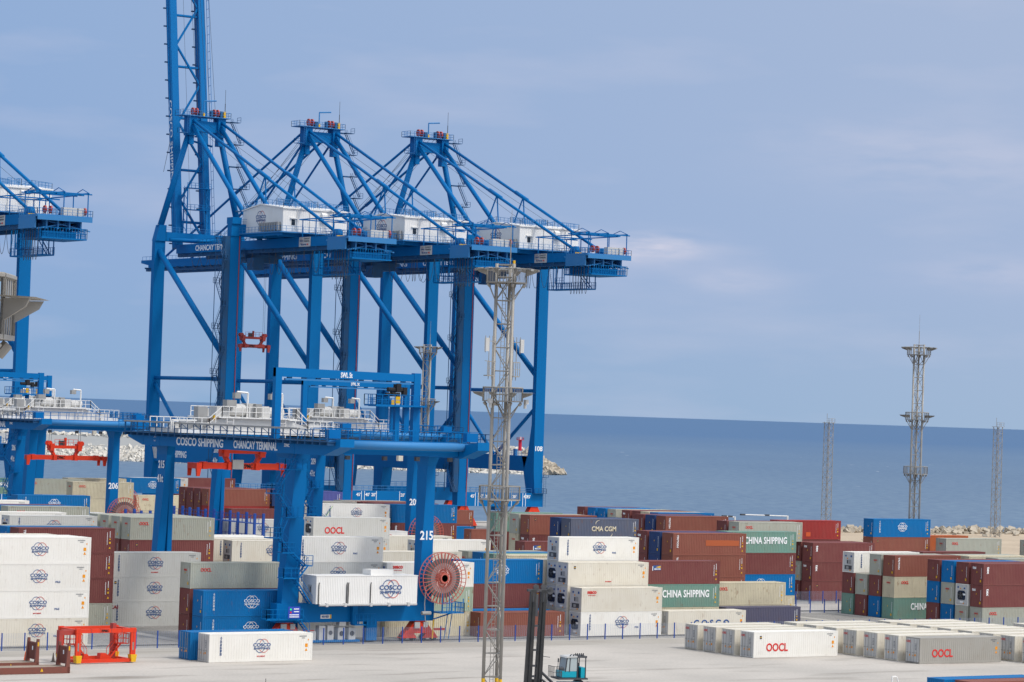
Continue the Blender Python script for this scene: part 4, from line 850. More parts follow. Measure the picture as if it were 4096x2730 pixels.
    for x in (-4.6, 0.5, 5.6):
        mb.tube((x, -37.5, 61.5), (x, -37.5, 66.2), .12, 5); mb.tube((x, -31, 61.5), (x, -31, 66.2), .12, 5); mb.tube((x, -37.8, 66.2), (x, -30.6, 66.2), .14, 5)
        mb.tube((x, -37.8, 66.2), (x, -35.0, 67.1), .08, 4); mb.tube((x, -35.0, 67.1), (x, -31.4, 66.2), .08, 4)
    for y in (-37.5, -34, -31): mb.tube((-5.4, y, 66.0), (6.4, y, 66.0), .14, 5)
    for y in (-18.5, -24): 
        for x in (-4.6, 3): mb.tube((x, y, 62), (x, y, 65.6), .12, 5)
        mb.tube((-5.4, y, 65.6), (6, y, 65.6), .13, 5)
    mb.tube((-4.6, -38, 65.7), (-4.6, -18, 65.7), .13, 5); mb.tube((3, -38, 65.6), (3, -18, 65.6), .13, 5)
    mb.mi = 1; mb.box(0.4, -37.8, 61.6, 3.2, -36.4, 63.2); mb.box(3.6, -37.6, 61.6, 4.9, -36.6, 63.2); mb.box(5.0, -33.2, 61.6, 6.0, -31.6, 63.0); mb.mi = 2
    for x in (-3.4, -2.2, 5.0): mb.tube((x-.15, -37.4, 62.6), (x+.15, -37.4, 62.6), .75, 12)
    mb.mi = 4; mb.box(-5.0, -33.3, 60.9, -3.2, -33.2, 61.9)
    mb.mi = 0
    for i in range(5): mb.box(-5.6+i*2.4, -37.8, 58.9, -5.3+i*2.4, -30.5, 61.1)
    for i in range(4): mb.tube((-5.2, -38+i*2.2, 58.8), (6.0, -36+i*2.2, 61.0), .16, 4); mb.tube((6.0, -38+i*2.2, 58.8), (-5.2, -36+i*2.2, 61.0), .16, 4)
    mb.build('rear_machinery_deck', [BLUE2, LGREY, DRED, BLUE, YEL], t)
    mb = MB()
    mb.box(-4.5, -38.8, 57.0, 5.0, -28.5, 57.25); mb.rail([(-4.5, -38.8, 57.25), (5.0, -38.8, 57.25), (5.0, -28.5, 57.25), (-4.5, -28.5, 57.25), (-4.5, -38.8, 57.25)], 1.9, .06, .6); mb.rail([(-4.5, -38.0, 57.25), (5.0, -38.0, 57.25)], 1.1, .06, .5)
    mb.box(-3.8, -37.0, 57.25, 3.6, -29.5, 58.6)
    mb.box(-1.5, -33, 54.0, 1.0, -18, 54.25); mb.rail([(-1.5, -33, 54.25), (-1.5, -18, 54.25)], 1.4, .05, .8); mb.rail([(1, -33, 54.25), (1, -18, 54.25)], 1.4, .05, .8)
    for y in (-32.8, -30.6, -20.2, -18.2):
        for x in (-1.4, .9): mb.tube((x, y, 54.1), (x, y, 59.2), .12, 4)
    mb.stair((0, -32.5, 54.2), (0, -28.8, 57.1), .8, (1, 0, 0), .4); mb.ladder((-1.4, -19.2, 54.2), (-1.4, -19.2, 62.5), .6); mb.box(-1.6, -24.5, 55.4, .6, -21.0, 55.5); mb.rail([(-1.6, -24.5, 55.5), (-1.6, -21, 55.5)], 1.2, .05)
    for y in (-24.4, -21.2): mb.tube((-1.5, y, 55.4), (-1.5, y, 59.2), .1, 4)
    mb.build('hanging_cage', BLUE, t)
    mb = MB(); festoon(mb, -4.9, [-38.2, -36.6, -35.6, -34.6, -33.6, -32.6, -31.2], 59.1, 6.3); festoon(mb, -4.9, [-27, -23.5, -20, -16.5, -15.4, -14.6, -11.5, -8, -5], 59.1, 4.8); festoon(mb, -4.9, [2, 6, 10, 14, 18, 22, 26, 30], 59.0, 2.6); mb.build('festoon_cable', DGREY, t)
    # trolley and cab under the girders
    ty = 9.0
    mb = MB(); mb.box(-4.6, ty-3.2, 58.4, 4.6, ty+3.2, 59.1); mb.box(-4.0, ty-2.6, 57.4, 4.0, ty+2.6, 58.4); mb.mi = 1; mb.box(-4.4, ty-6.6, 55.6, -1.8, ty-3.6, 58.2); mb.mi = 2; mb.box(-4.42, ty-6.5, 56.2, -1.9, ty-6.3, 57.6); mb.mi = 0
    mb.rail([(-4.8, ty-3.2, 59.1), (-4.8, ty+3.2, 59.1)], 1.1, .06, .8); mb.build('trolley', [BDARK, BDARK, GLASS], t)
    if number: text(number, 1.15, WTXT, t, (10.2, -.02, 18.6), width=2.0, bold=.04)
    # boom
    def boom_pt(x, s, off): # s metres out from the hinge, off metres above its lower edge
        if not boom_up: return (x, 38.6+s, 59.95+off)
        a = R(82.5); return (x, 38.6+s*math.cos(a)-off*math.sin(a)*1.0+1.6, 61.2+s*math.sin(a)+off*math.cos(a))
    Lb = 76
    mb = MB()
    for sx in (-1, 1):
        x = sx*3.6
        q = [boom_pt(x-.85, 0, 0), boom_pt(x+.85, 0, 0), boom_pt(x+.85, Lb-4, 0), boom_pt(x-.85, Lb-4, 0), boom_pt(x-.85, 0, 2.0), boom_pt(x+.85, 0, 2.0), boom_pt(x+.85, Lb-4, 2.0), boom_pt(x-.85, Lb-4, 2.0)]
        mb.hexa(q); q = [boom_pt(x-.85, Lb-4, .7), boom_pt(x+.85, Lb-4, .7), boom_pt(x+.85, Lb, 1.3), boom_pt(x-.85, Lb, 1.3), boom_pt(x-.85, Lb-4, 2.0), boom_pt(x+.85, Lb-4, 2.0), boom_pt(x+.85, Lb, 2.0), boom_pt(x-.85, Lb, 2.0)]; mb.hexa(q)
        mb.mi = 1; mb.hexa([boom_pt(x-.45, 0, -.8), boom_pt(x+.45, 0, -.8), boom_pt(x+.45, Lb-2, -.8), boom_pt(x-.45, Lb-2, -.8), boom_pt(x-.45, 0, 0), boom_pt(x+.45, 0, 0), boom_pt(x+.45, Lb-2, 0), boom_pt(x-.45, Lb-2, 0)])
        for i in range(18): s_ = 1+i*4.2; mb.hexa([boom_pt(x-1.5, s_, -.3), boom_pt(x+1.0, s_, -.3), boom_pt(x+1.0, s_+.25, -.3), boom_pt(x-1.5, s_+.25, -.3), boom_pt(x-1.5, s_, .1), boom_pt(x+1.0, s_, .1), boom_pt(x+1.0, s_+.25, .1), boom_pt(x-1.5, s_+.25, .1)])
        mb.mi = 0
        P = [boom_pt(x+sx*1.5, s_, 1.7) for s_ in range(0, 76, 2)]; Q = [boom_pt(x+sx*1.5, s_, 2.8) for s_ in range(0, 76, 2)]
        mb.path(Q, .05, 4); mb.path(P, .06, 4)
        for a, b in zip(P, Q): mb.tube(a, b, .045, 4, cap=False)
    for s_ in (6, 18, 30, 42, 54, 66): mb.tube(boom_pt(-3.0, s_, 1.3), boom_pt(3.0, s_, 1.3), .3, 6)
    if boom_up:
        for i, s_ in enumerate(range(2, 70, 9)): mb.tube(boom_pt(-2.9, s_ if i % 2 else s_+9, 1.5), boom_pt(2.9, s_+9 if i % 2 else s_, 1.5), .3, 6)
    bm = mb.build('boom', [BLUE, BDARK], t)
    if not boom_up: text('COSCO SHIPPING', 1.3, WTXT, bm, (-4.48, 46.5, 61.0), ROT_L, width=21, bold=.04)
    else:
        p = boom_pt(-4.48, 24, .95); text('COSCO SHIPPING', 1.5, WTXT, bm, p, (R(90+82.5), 0, 0), width=1) if False else None
        me = text_mesh('COSCO SHIPPING', 1.45, 1.25, .04, WTXT, 1.05); o = put('lettering', me, bm, p)
        a = R(82.5); ex = Vector((0, -math.cos(a), -math.sin(a))); ez = Vector((-1, 0, 0)); ey = ez.cross(ex); M = Matrix((ex, ey, ez)).transposed().to_4x4(); M.translation = Vector(p); o.matrix_basis = M
        m2 = MB()
        for x in (-1.9, -1.1, .4, 1.2, 2.6): m2.tube((x, 35.0, 91.5), (x, 43.5, 62+74), .05, 3)
        for x in (-1.8, 1.0, 2.0): m2.tube((x, 36.5, 65), (x, 45.2, 125), .04, 3)
        m2.tube((-9.5, 36, 78), (-4.6, 42.5, 86.5), .06, 3); m2.build('hoist_rope', DGREY, t)
        m2 = MB()
        for x in (-2.8, 2.8):
            for (y, z0, z1) in ((38.5, 64.5, 75), (36.8, 64.5, 75)):
                m2.tube((x, y, z0), (x, y, z1), .16, 5)
            for k in range(6): m2.tube((x, 36.8, 65+k*1.8), (x, 38.5, 66.4+k*1.8), .07, 4)
        for zz in (70, 74.9): m2.box(-3.0, 36.6, zz, 3.0, 38.7, zz+.12); m2.rail([(-3, 36.6, zz+.1), (3, 36.6, zz+.1)], 1.1, .06, .9)
        m2.tube((-3.4, 38, 86), (3.6, 38, 84.8), .25, 5); m2.build('boom_latch_frame', BLUE, t)
    if not boom_up:
        for sx in (-1, 1):
            m2 = MB(); m2.tube((sx*3.6, 36.0, 90.2), (sx*3.6, 105, 61.9), .3, 8); mid = Vector((sx*3.6, 36, 90.2)).lerp(Vector((sx*3.6, 105, 61.9)), .42); m2.tube(mid, mid+Vector((0, 4, -1.65)), .42, 8); m2.build('forestay', BLUE, t, smooth=True)
            m2 = MB(); m2.tube((sx*3.6, 35.8, 88.0), (sx*3.6, 70, 61.9), .26, 8); m2.build('forestay', BLUE, t, smooth=True)
        m2 = MB()
        for x in (-2.6, -1.8, -.6, .6, 1.8, 2.6): m2.tube((x, 35.6, 91), (x, 96-abs(x)*6, 62), .045, 3)
        m2.build('hoist_rope', DGREY, t)
    m2 = MB(); m2.tube((0, 33, 89), (2.0, -15, 68.5), .04, 3); m2.tube((-4, 33, 89), (-6, -15.5, 68.5), .04, 3); m2.build('guy_rope', DGREY, t)
    return t
quay_crane(313.2, 'blue quay crane with its boom raised straight up out of the photo', True)
quay_crane(343.35, 'blue quay crane second from the right, boom lowered over the sea')
quay_crane(373.4, 'blue quay crane farthest right, with a white number on its right leg', number='108')
quay_crane(244.1, 'blue quay crane cut off by the left edge of the photo')
def spreader(name, loc, w, label, m, z_top, group, headblock=True, ztop_rope=59.0, dy=0, tel=True):
    """w = overall length along the quay"""
    t = thing(name, loc, label, 'spreader', group); h = w/2
    mb = MB(); mb.box(-h+.5, -.35, 0, h-.5, .35, .75); mb.build('main_beam', m, t)
    mb = MB(); mb.box(-2.2, -.6, -.08, -1.6, .6, .85); mb.box(1.6, -.6, -.08, 2.2, .6, .85); mb.box(-2.4, .5, .1, 2.4, .85, .7); mb.box(-2.4, -.85, .1, 2.4, -.5, .7) if w < 9 else None; mb.build('frame', m, t)
    for s in (-1, 1):
        mb = MB(); mb.box(s*h-.35, -1.2, 0, s*h+.35, 1.2, .7); mb.hexa([(s*h-.3, -1.25, -.9), (s*h+.1, -1.25, -.9), (s*h+.3, -1.2, 0), (s*h-.3, -1.2, 0), (s*h-.3, -1.0, -.9), (s*h+.1, -1.0, -.9), (s*h+.3, -.8, 0), (s*h-.3, -.8, 0)])
        mb.hexa([(s*h-.3, 1.0, -.9), (s*h+.1, 1.0, -.9), (s*h+.3, 1.2, 0), (s*h-.3, 1.2, 0), (s*h-.3, 1.25, -.9), (s*h+.1, 1.25, -.9), (s*h+.3, 1.25, 0), (s*h-.3, 1.25, 0)]); mb.box(s*(h-1.2)-.3, -.5, -.05, s*(h-1.2)+.3, .5, .85); mb.build('corner_arm', m, t)
    if headblock:
        mb = MB(); mb.box(-3.1, -.4, 1.9, 3.1, .4, 2.4)
        for s in (-1, 1):
            mb.box(s*2.5-.35, -.7, 1.5, s*2.5+.35, .7, 2.7); mb.hexa([(s*1.9-.25, -.3, .7), (s*1.9+.25, -.3, .7), (s*1.9+.25, .3, .7), (s*1.9-.25, .3, .7), (s*2.6-.3, -.3, 1.95), (s*2.6+.3, -.3, 1.95), (s*2.6+.3, .3, 1.95), (s*2.6-.3, .3, 1.95)])
            for yy in (-.45, .45): mb.tube((s*2.9-.0, yy-.12, 2.75), (s*2.9, yy+.12, 2.75), .42, 10)
        mb.mi = 1; mb.box(-1.0, -.3, 2.4, -.1, .3, 3.2); mb.mi = 0; mb.rail([(-2.0, -.4, 2.4), (2.2, -.4, 2.4)], 1.0, .04, .7); mb.box(-.05, -.2, 2.4, .25, .2, 3.7); mb.build('headblock', [m, DGREY], t)
    mb = MB()
    for x in (-2.9, -2.5, 2.5, 2.9): mb.tube((x, 0, 3.0), (x*.95, dy, z_top), .035, 3)
    mb.build('hoist_rope', DGREY, t)
    return t
s_ = spreader('container_spreader', (313.2, 561.5, 38.9), 7.0, 'red spreader hanging high from the crane with the raised boom', DRED, 58.4-38.9, 'red container spreaders on their ropes')
text('ZPMC', .42, BLACK, s_, (-.6, -.87, .4), width=1.5, bold=.04)
# ---------------------------------------------------------------- yard cranes (rail mounted gantries)
def yard_crane(X0, Y0, num, label, ty, near=False, gy=3.2):
    """X0: left edge of the left leg's foot, Y0: front plane of the near legs, ty: where along the span the trolley stands"""
    t = thing('yard_crane', (X0, Y0, 0), label, 'crane', 'blue rail mounted yard cranes')
    W_ = 20.0
    def leg(x0, x1, tx0, tx1, y0, y1, ty0, ty1):
        mb = MB(); mb.loft([(4.5, x0, x1, y0, y1), (20.2, tx0, tx1, ty0, ty1), (21.35, min(tx0, tx0-.2), max(tx1, tx1+.2), ty0-.5, ty1+.5)]); return mb.build('leg', BLUE, t)
    l1 = leg(0, 2.1, 1.3, 2.7, 0, 1.1, 0, 2.2); l2 = leg(18.1, 19.9, 18.8, 19.9, 0, 1.1, 0, 2.2)
    l3 = leg(1.1, 2.4, 1.75, 2.4, 33.2, 34.3, 32.1, 34.3); l4 = leg(18.1, 19.9, 18.3, 19.9, 33.2, 34.3, 32.0, 34.3)
    mb = MB(); mb.box(2.5, 32.6, 4.5, 3.1, 33.4, 21.3); mb.build('cable_duct', BLUE, t)
    for y in (0, 33.0):
        mb = MB(); mb.box(-.6, y-.06, 2.35, 20.3, y+1.35, 4.5); s = mb.build('sill_beam', BLUE, t)
        for xc in (.9, 18.6):
            b = MB(); b.hexa([(xc-1.9, y+.1, .9), (xc+1.9, y+.1, .9), (xc+1.9, y+1.2, .9), (xc-1.9, y+1.2, .9), (xc-.7, y+.1, 2.35), (xc+.7, y+.1, 2.35), (xc+.7, y+1.2, 2.35), (xc-.7, y+1.2, 2.35)])
            for q in (-1, 1): b.hexa([(xc+q*1.45-1.05, y+.15, .35), (xc+q*1.45+1.05, y+.15, .35), (xc+q*1.45+1.05, y+1.15, .35), (xc+q*1.45-1.05, y+1.15, .35), (xc+q*1.45-.4, y+.15, 1.2), (xc+q*1.45+.4, y+.15, 1.2), (xc+q*1.45+.4, y+1.15, 1.2), (xc+q*1.45-.4, y+1.15, 1.2)])
            b.tube((xc, y-.05, 1.7), (xc, y+.2, 1.7), .4, 10); b.mi = 1; b.box(xc-.9, y-.15, 1.5, xc-.2, y+.05, 2.2); b.box(xc+.3, y-.15, 1.6, xc+.9, y+.05, 2.2); b.mi = 0; b.box(xc+2.0, y+.2, 1.2, xc+3.6, y+.5, 1.45)
            bo = b.build('bogie', [ORED, LGREY], t)
            for i in range(4): w = MB(); w.tube((xc-2.1+i*1.4, y+.3, .42), (xc-2.1+i*1.4, y+1.0, .42), .33, 10); w.build('wheel', DGREY, bo)
    # girders across the block
    for i, x in enumerate((0.1, 18.1)):
        mb = MB(); mb.box(x, -8.0, 21.3, x+1.8, 35.5, 22.75)
        mb.hexa([(x, -11.4, 22.3), (x+1.8, -11.4, 22.3), (x+1.8, -8, 21.3), (x, -8, 21.3), (x, -11.4, 23.2), (x+1.8, -11.4, 23.2), (x+1.8, -8, 22.75), (x, -8, 22.75)])
        mb.hexa([(x, 35.5, 21.3), (x+1.8, 35.5, 21.3), (x+1.8, 39.4, 22.2), (x, 39.4, 22.2), (x, 35.5, 22.75), (x+1.8, 35.5, 22.75), (x+1.8, 39.4, 22.75), (x, 39.4, 22.75)])
        for yy in (-1.5, 3.4, 31.0, 35.2): mb.box(x-.02, yy, 21.28, x+1.82, yy+.12, 22.77)
        g = mb.build('girder', BLUE, t)
        if i == 0:
            text('COSCO SHIPPING', 1.0, WTXT, g, (x-.02, 20.8, 21.98), ROT_L, width=11.6, bold=.055)
            text('CHANCAY TERMINAL', .92, WTXT, g, (x-.02, 7.4, 21.98), ROT_L, width=10.2, bold=.03)
            put('emblem', globe_mesh(.85, WTXT), g, (x-.02, 32.2, 22.1), ROT_L); text('ZPMC', .36, WTXT, g, (x-.02, .2, 22.2), ROT_L, width=1.2, bold=.03)
        # walkway with brackets, rail and cable tray
        sx = -1 if i == 0 else 1; xw = x-1.0 if i == 0 else x+2.8; xi = x if i == 0 else x+1.8; m2 = MB()
        m2.box(min(xi, xw), -10.5, 22.78, max(xi, xw), 38.6, 22.88); k = 30
        for j in range(k+1):
            y = -10.3+48.6*j/k; m2.box(min(xi, xw), y-.08, 22.45, max(xi, xw), y+.08, 22.79); m2.tube((xw, y, 22.85), (xw, y, 24.15), .07, 4, cap=False); m2.tube((xw, y, 24.1), (xi, y, 23.4), .04, 4, cap=False) if j % 2 else None
        m2.tube((xw, -10.3, 23.5), (xw, 38.3, 23.5), .05, 4); m2.mi = 1; m2.box(xw-.22, -4.0 if i == 0 else 30, 24.05, xw+.22, 38.3, 24.25); m2.mi = 0; m2.tube((xw, -10.3, 24.1), (xw, 38.3, 24.1), .05, 4)
        m2.mi = 2; m2.box(x+.5, -10.8, 22.76, x+.75, 38.8, 22.98); m2.mi = 0; m2.build('walkway', [BDARK, GREY, DGREY], t)
    for y0, nm in ((-8.4, 'near'), (38.2, 'far')):
        sg = -1 if nm == 'near' else 1
        mb = MB(); mb.box(1.95, y0+.9 if sg < 0 else y0-2.0, 21.5, 18.05, y0+2.0 if sg < 0 else y0-.9, 23.1); mb.build('end_beam', BLUE, t)
        mb = MB(); mb.tube((.4, y0, 22.55), (20.0, y0, 22.55), .46, 14); mb.tube((.3, y0, 22.55), (1.8, y0, 22.55), .56, 14); mb.tube((18.3, y0, 22.55), (20.1, y0, 22.55), .56, 14); mb.build('end_tube', BLUE2, t, smooth=True)
        mb = MB(); mb.rail([(-1.0, y0+sg*-.3+ (0 if sg > 0 else .6), 23.15), (21, y0+sg*-.3+(0 if sg > 0 else .6), 23.15)], 1.15, .045, 1.4); mb.box(.2, y0-.4, 23.2, 1.7, y0+.4, 24.2); mb.box(18.3, y0-.4, 23.2, 19.8, y0+.4, 24.2); mb.rail([(-1, y0+1.6, 23.15), (20, y0+1.6, 23.15)], 1.1, .04, 1.6); mb.build('railing', BLUE2 if False else BLUE, t)
    mb = MB()
    for x in (3.5, 8.3, 12.6, 17): mb.box(x-.25, -7.6, 20.9, x+.25, -7.2, 21.35)
    mb.mi = 1; mb.box(15.3, 0.8, 20.7, 15.9, 1.3, 21.3) ; mb.build('floodlight', [DGREY, CREAM], t)
    # service hoist frame on top
    mb = MB(); yg = gy
    mb.box(-.1, yg-.35, 22.9, .7, yg+.35, 30.9); mb.box(18.4, yg-.35, 22.9, 19.3, yg+.35, 30.9)
    mb.hexa([(-.1, yg-.3, 29.9), (19.3, yg-.3, 29.9), (19.3, yg+.3, 29.9), (-.1, yg+.3, 29.9), (-.1, yg-.3, 30.95), (19.3, yg-.3, 30.75), (19.3, yg+.3, 30.75), (-.1, yg+.3, 30.95)])
    gf = mb.build('service_gantry', BLUE, t); text('SWL 5t', .62, WTXT, gf, (9.2, yg-.32, 30.35), width=1.55, bold=.03)
    mb = MB(); mb.box(1.2, yg-.25, 29.55, 19.2, yg+.1, 29.75); mb.mi = 1
    for i in range(9): mb.box(1.5+i*1.9, yg-.2, 29.75, 2.1+i*1.9, yg+.05, 29.92)
    mb.build('runway_beam', [BLUE2, BDARK], gf)
    mb = MB(); mb.tube((15.0, yg, 28.9), (17.2, yg, 28.9), .28, 8); mb.box(16.0, yg-.4, 28.6, 16.6, yg+.4, 29.6); mb.box(17.0, yg-.3, 28.2, 17.5, yg+.3, 29.2); mb.build('hoist', BLACK, gf)
    mb = MB(); mb.box(12.6, yg-1.4, 26.95, 19.4, yg+1.2, 27.15); mb.rail([(12.6, yg-1.4, 27.1), (19.4, yg-1.4, 27.1)], 1.2, .05, .8); mb.rail([(12.6, yg-1.4, 27.1), (12.6, yg+1.2, 27.1), (19.4, yg+1.2, 27.1)], 1.2, .05, .8); mb.box(16.0, yg-.25, 22.8, 16.6, yg+.25, 26.95); mb.ladder((15.4, yg, 23), (15.4, yg, 27), .6); mb.mi = 1; mb.box(15.9, yg-.42, 27.3, 16.5, yg-.3, 28.1); mb.build('service_platform', [BLUE, YEL], gf)
    # white trolley riding on the girders
    t2 = MB(); yy = ty
    t2.hexa([(-.2, yy-3.2, 23.0), (20.2, yy-3.2, 23.0), (20.2, yy-2.7, 23.0), (-.2, yy-2.7, 23.0), (5.5, yy-3.2, 24.9), (14.5, yy-3.2, 24.9), (14.5, yy-2.7, 24.9), (5.5, yy-2.7, 24.9)])
    t2.hexa([(-.2, yy+2.7, 23.0), (20.2, yy+2.7, 23.0), (20.2, yy+3.2, 23.0), (-.2, yy+3.2, 23.0), (5.5, yy+2.7, 24.9), (14.5, yy+2.7, 24.9), (14.5, yy+3.2, 24.9), (5.5, yy+3.2, 24.9)])
    t2.box(-.6, yy-3.6, 22.98, 2.6, yy+3.6, 23.5); t2.box(17.4, yy-3.6, 22.98, 20.6, yy+3.6, 23.5); t2.box(4.6, yy-4, 24.9, 15.4, yy+4, 25.05)
    tr = t2.build('trolley', WHITE, t)
    t2 = MB(); t2.rail([(-.6, yy-3.8, 23.6), (3.4, yy-3.8, 23.6), (5.0, yy-4.0, 25.05), (15.2, yy-4.0, 25.05), (17.0, yy-3.8, 23.6), (20.6, yy-3.8, 23.6)], 1.25, .06, .85); t2.rail([(5.0, yy+4, 25.05), (15.2, yy+4, 25.05)], 1.2, .06, .9); t2.rail([(-.6, yy+3.8, 23.6), (4, yy+3.8, 23.6)], 1.2, .06, .9); t2.rail([(16, yy+3.8, 23.6), (20.6, yy+3.8, 23.6)], 1.2, .06, .9)
    for xx in (6.2, 13.4): t2.ladder((xx, yy-3.9, 22.2), (xx, yy-3.9, 24.9), .9, (1, 0, 0), .05)
    t2.rail([(-1.4, yy-3.8, 23.4), (-.6, yy-3.8, 23.4)], 1.0, .06, .4); t2.build('railing', WHITE, tr)
    for xx, ww, hh in ((4.9, 1.6, 1.2), (6.8, 2.2, 1.5), (9.3, 1.0, 1.7), (10.6, 1.5, 1.4), (12.4, 2.0, 1.1), (1.0, 1.6, .9), (17.8, 1.5, .9)):
        zb = 25.05 if 4 < xx < 15 else 23.5; m1 = MB()
        if ww > 1.8: m1.tube((xx, yy-2, zb+hh/2+.1), (xx+ww, yy-2, zb+hh/2+.1), hh/2, 10).build('winch_drum', LGREY, tr)
        else: m1.box(xx, yy-2.8, zb, xx+ww, yy-.8, zb+hh).build('motor_housing', LGREY, tr)
        MB().box(xx+.1, yy+.6, zb, xx+ww-.3, yy+2.4, zb+hh*.8).build('motor_housing', LGREY, tr)
    m1 = MB(); m1.box(-.3, yy-3.4, 24.4, 3.0, yy-3.0, 24.6); m1.tube((-1.4, yy-3.3, 24.5), (-.2, yy-3.3, 24.5), .12, 4); m1.tube((-1.4, yy-3.3, 23.2), (-1.4, yy-3.3, 24.5), .12, 4); m1.build('tow_arm', WHITE, tr)
    for px_, pt_ in ((9.2, -1.5), (14.0, -1.4)):
        m1 = MB(); m1.path([(px_, yy-2.6, 25.05), (px_, yy-2.6, 28.0), (px_+pt_, yy-2.6, 28.1)], .13, 5); m1.mi = 1; m1.box(px_+pt_-.4, yy-2.9, 27.3, px_+pt_+.4, yy-2.2, 28.0); m1.build('floodlight', [WHITE, GREY], tr)
    for x0_, z0_, w_, h_ in ((2.0, 23.7, 1.3, 2.5), (9.9, 25.1, .8, 1.6), (5.9, 26.2, 1.3, .9)): MB().box(x0_, yy-3.5, z0_, x0_+w_, yy-2.4, z0_+h_).build('control_cabinet', GREY, tr)
    MB().box(4.1, yy-3.6, 24.6, 4.4, yy-3.3, 25.2).build('warning_lamp', YEL, tr)
    # numbers
    text(num, 1.05, WTXT, t, (18.95, -.03, 12.2), width=1.75, bold=.05)
    text(num, .95, WTXT, t, (1.62, 33.2, 19.0), ROT_L, width=1.55, bold=.04); text('41t', .95, WTXT, t, (1.55, 33.3, 17.3), ROT_L, width=1.55, bold=.04)
    if not near: text(num, .95, WTXT, t, (1.04, .95, 18.2), ROT_L, width=1.4, bold=.04); text('41t', .95, WTXT, t, (.88, .9, 16.4), ROT_L, width=1.4, bold=.04)
    # stair zigzagging up the near left leg
    mb = MB()
    fl = [((3.1, -.7, 1.3), (1.8, -.7, 2.75)), ((3.2, -.9, 4.4), (.9, -.9, 7.4)), ((1.1, -1.4, 7.5), (2.2, -1.4, 8.8)), ((2.3, -.9, 8.8), (.4, -.9, 10.3)), ((.3, -.9, 10.3), (-1.2, -.9, 12.0)), ((-1.2, -.9, 12.0), (-.2, -.9, 14.2)), ((.4, -.9, 14.2), (-1.6, -.9, 16.9)), ((-1.8, -.9, 16.9), (-.2, -.9, 19.6)), ((-.1, -.9, 19.6), (1.5, -.9, 22.9))]
    for a, b in fl: mb.stair(a, b, .8, (0, 1, 0), .28)
    for x0, x1, z in ((-2.7, 2.0, 2.85), (-.7, 1.2, 7.45), (1.9, 3.0, 8.85), (-1.0, .6, 10.3), (-2.6, -1.0, 11.95), (-.6, 1.6, 14.25), (-2.6, -1.4, 16.9), (-1.0, 2.0, 19.6)):
        mb.box(x0, -1.5, z-.12, x1, -.12, z); mb.rail([(x0, -.3, z), (x0, -1.5, z), (x1, -1.5, z)], 1.1, .045, .7)
    mb.build('staircase', BLUE, t)
    if near:
        s = MB(); s.box(.0, -1.62, 2.95, 1.5, -1.56, 4.25); sb = s.build('sign_board', mat('sign_blue', (0.03, 0.07, 0.45), 0.5), t)
        for dz, m_ in ((3.95, GREENL), (3.62, REDTXT)): d = MB(); d.tube((.3, -1.66, dz), (.3, -1.62, dz), .11, 8); d.build('marking', m_, sb)
        for dz in (4.0, 3.7, 3.35, 3.12): d = MB(); d.box(.7 if dz > 3.5 else .15, -1.65, dz-.05, 1.35, -1.62, dz+.05); d.build('marking', WTXT, sb)
        s = MB(); s.box(5.1, -.1, 2.75, 6.3, -.07, 3.2); s.mi = 1; s.box(6.3, -.1, 2.75, 6.5, -.07, 3.2); sb = s.build('sign_board', [WHITE, YEL], t); text('4010D', .26, NAVYTXT, sb, (5.7, -.11, 2.98), width=.95, bold=.03)
    # white electrical cabin on the near sill
    x0, x1, y0, y1, z0, z1 = 3.2, 16.6, -2.1, .9, 4.55, 7.65
    mb = MB(); nn = 120; P = [(x0+(x1-x0)*i/nn, y0-(.03 if i % 2 else 0)) for i in range(nn+1)]
    mb.strip([(x, y, z0) for x, y in P], [(x, y, z1) for x, y in P]); mb.quad((x0, y0, z1), (x1, y0, z1), (x1, y1, z1), (x0, y1, z1)); mb.quad((x1, y0, z0), (x1, y1, z0), (x1, y1, z1), (x1, y0, z1)); mb.quad((x0, y1, z0), (x0, y0, z0), (x0, y0, z1), (x0, y1, z1)); mb.quad((x0, y1, z0), (x0, y1, z1), (x1, y1, z1), (x1, y1, z0)); mb.quad((x0, y0, z0), (x0, y1, z0), (x1, y1, z0), (x1, y0, z0))
    mb.box(x0-.06, y0-.06, z1, x1+.06, y1+.06, z1+.08); eh = mb.build('electrical_cabin', WHITE, t)
    cosco_logo(eh, (13.0, y0-.06, 6.2), 3.0)
    mb = MB(); mb.box(10.6, -1.6, z1+.08, 13.6, .2, z1+.7); mb.build('air_conditioner', WHITE, eh)
    mb = MB(); mb.tube((x0+.4, y0-.12, z0-.1), (x1-.1, y0-.12, z0-.1), .14, 6); [mb.box(xx, y0-.3, z0-.3, xx+.3, y0+.0, z0+.1) for xx in (4.4, 6.8, 10.2, 12.6, 15.2)]; mb.build('pipe', LGREY, eh)
    mb = MB()
    for xx in (3.5, 7.15, 7.35, 10.3): mb.path([(xx, y0-.1, z0-.1), (xx, y0-.1, 6.7), (xx+.08, y0-.05, 6.95)], .05, 4)
    mb.build('cable', BLACK, eh)
    mb = MB(); mb.box(x0-.03, -1.2, z0+.1, x0-.0, -.3, z0+2.1); mb.mi = 1; mb.box(x0-.05, -.95, z0+1.2, x0-.03, -.75, z0+1.9); mb.build('door', [LGREY, BLACK], eh)
    mb = MB()
    for xx, w_, z_ in ((3.6, .9, 1.0), (4.9, .8, 1.6), (6.0, .8, 1.6), (7.4, .9, 1.4), (8.8, .9, 1.4)):
        mb.mi = 0; mb.box(xx, -.2, .35, xx+w_, .6, .35+z_); mb.mi = 1
        if xx > 5.5: mb.tube((xx+w_/2, -.24, .35+z_*.5), (xx+w_/2, -.2, .35+z_*.5), w_*.32, 10)
    for xx in (7.6, 8.9): mb.mi = 0; mb.box(xx, -.1, 1.9, xx+.85, .6, 2.34)
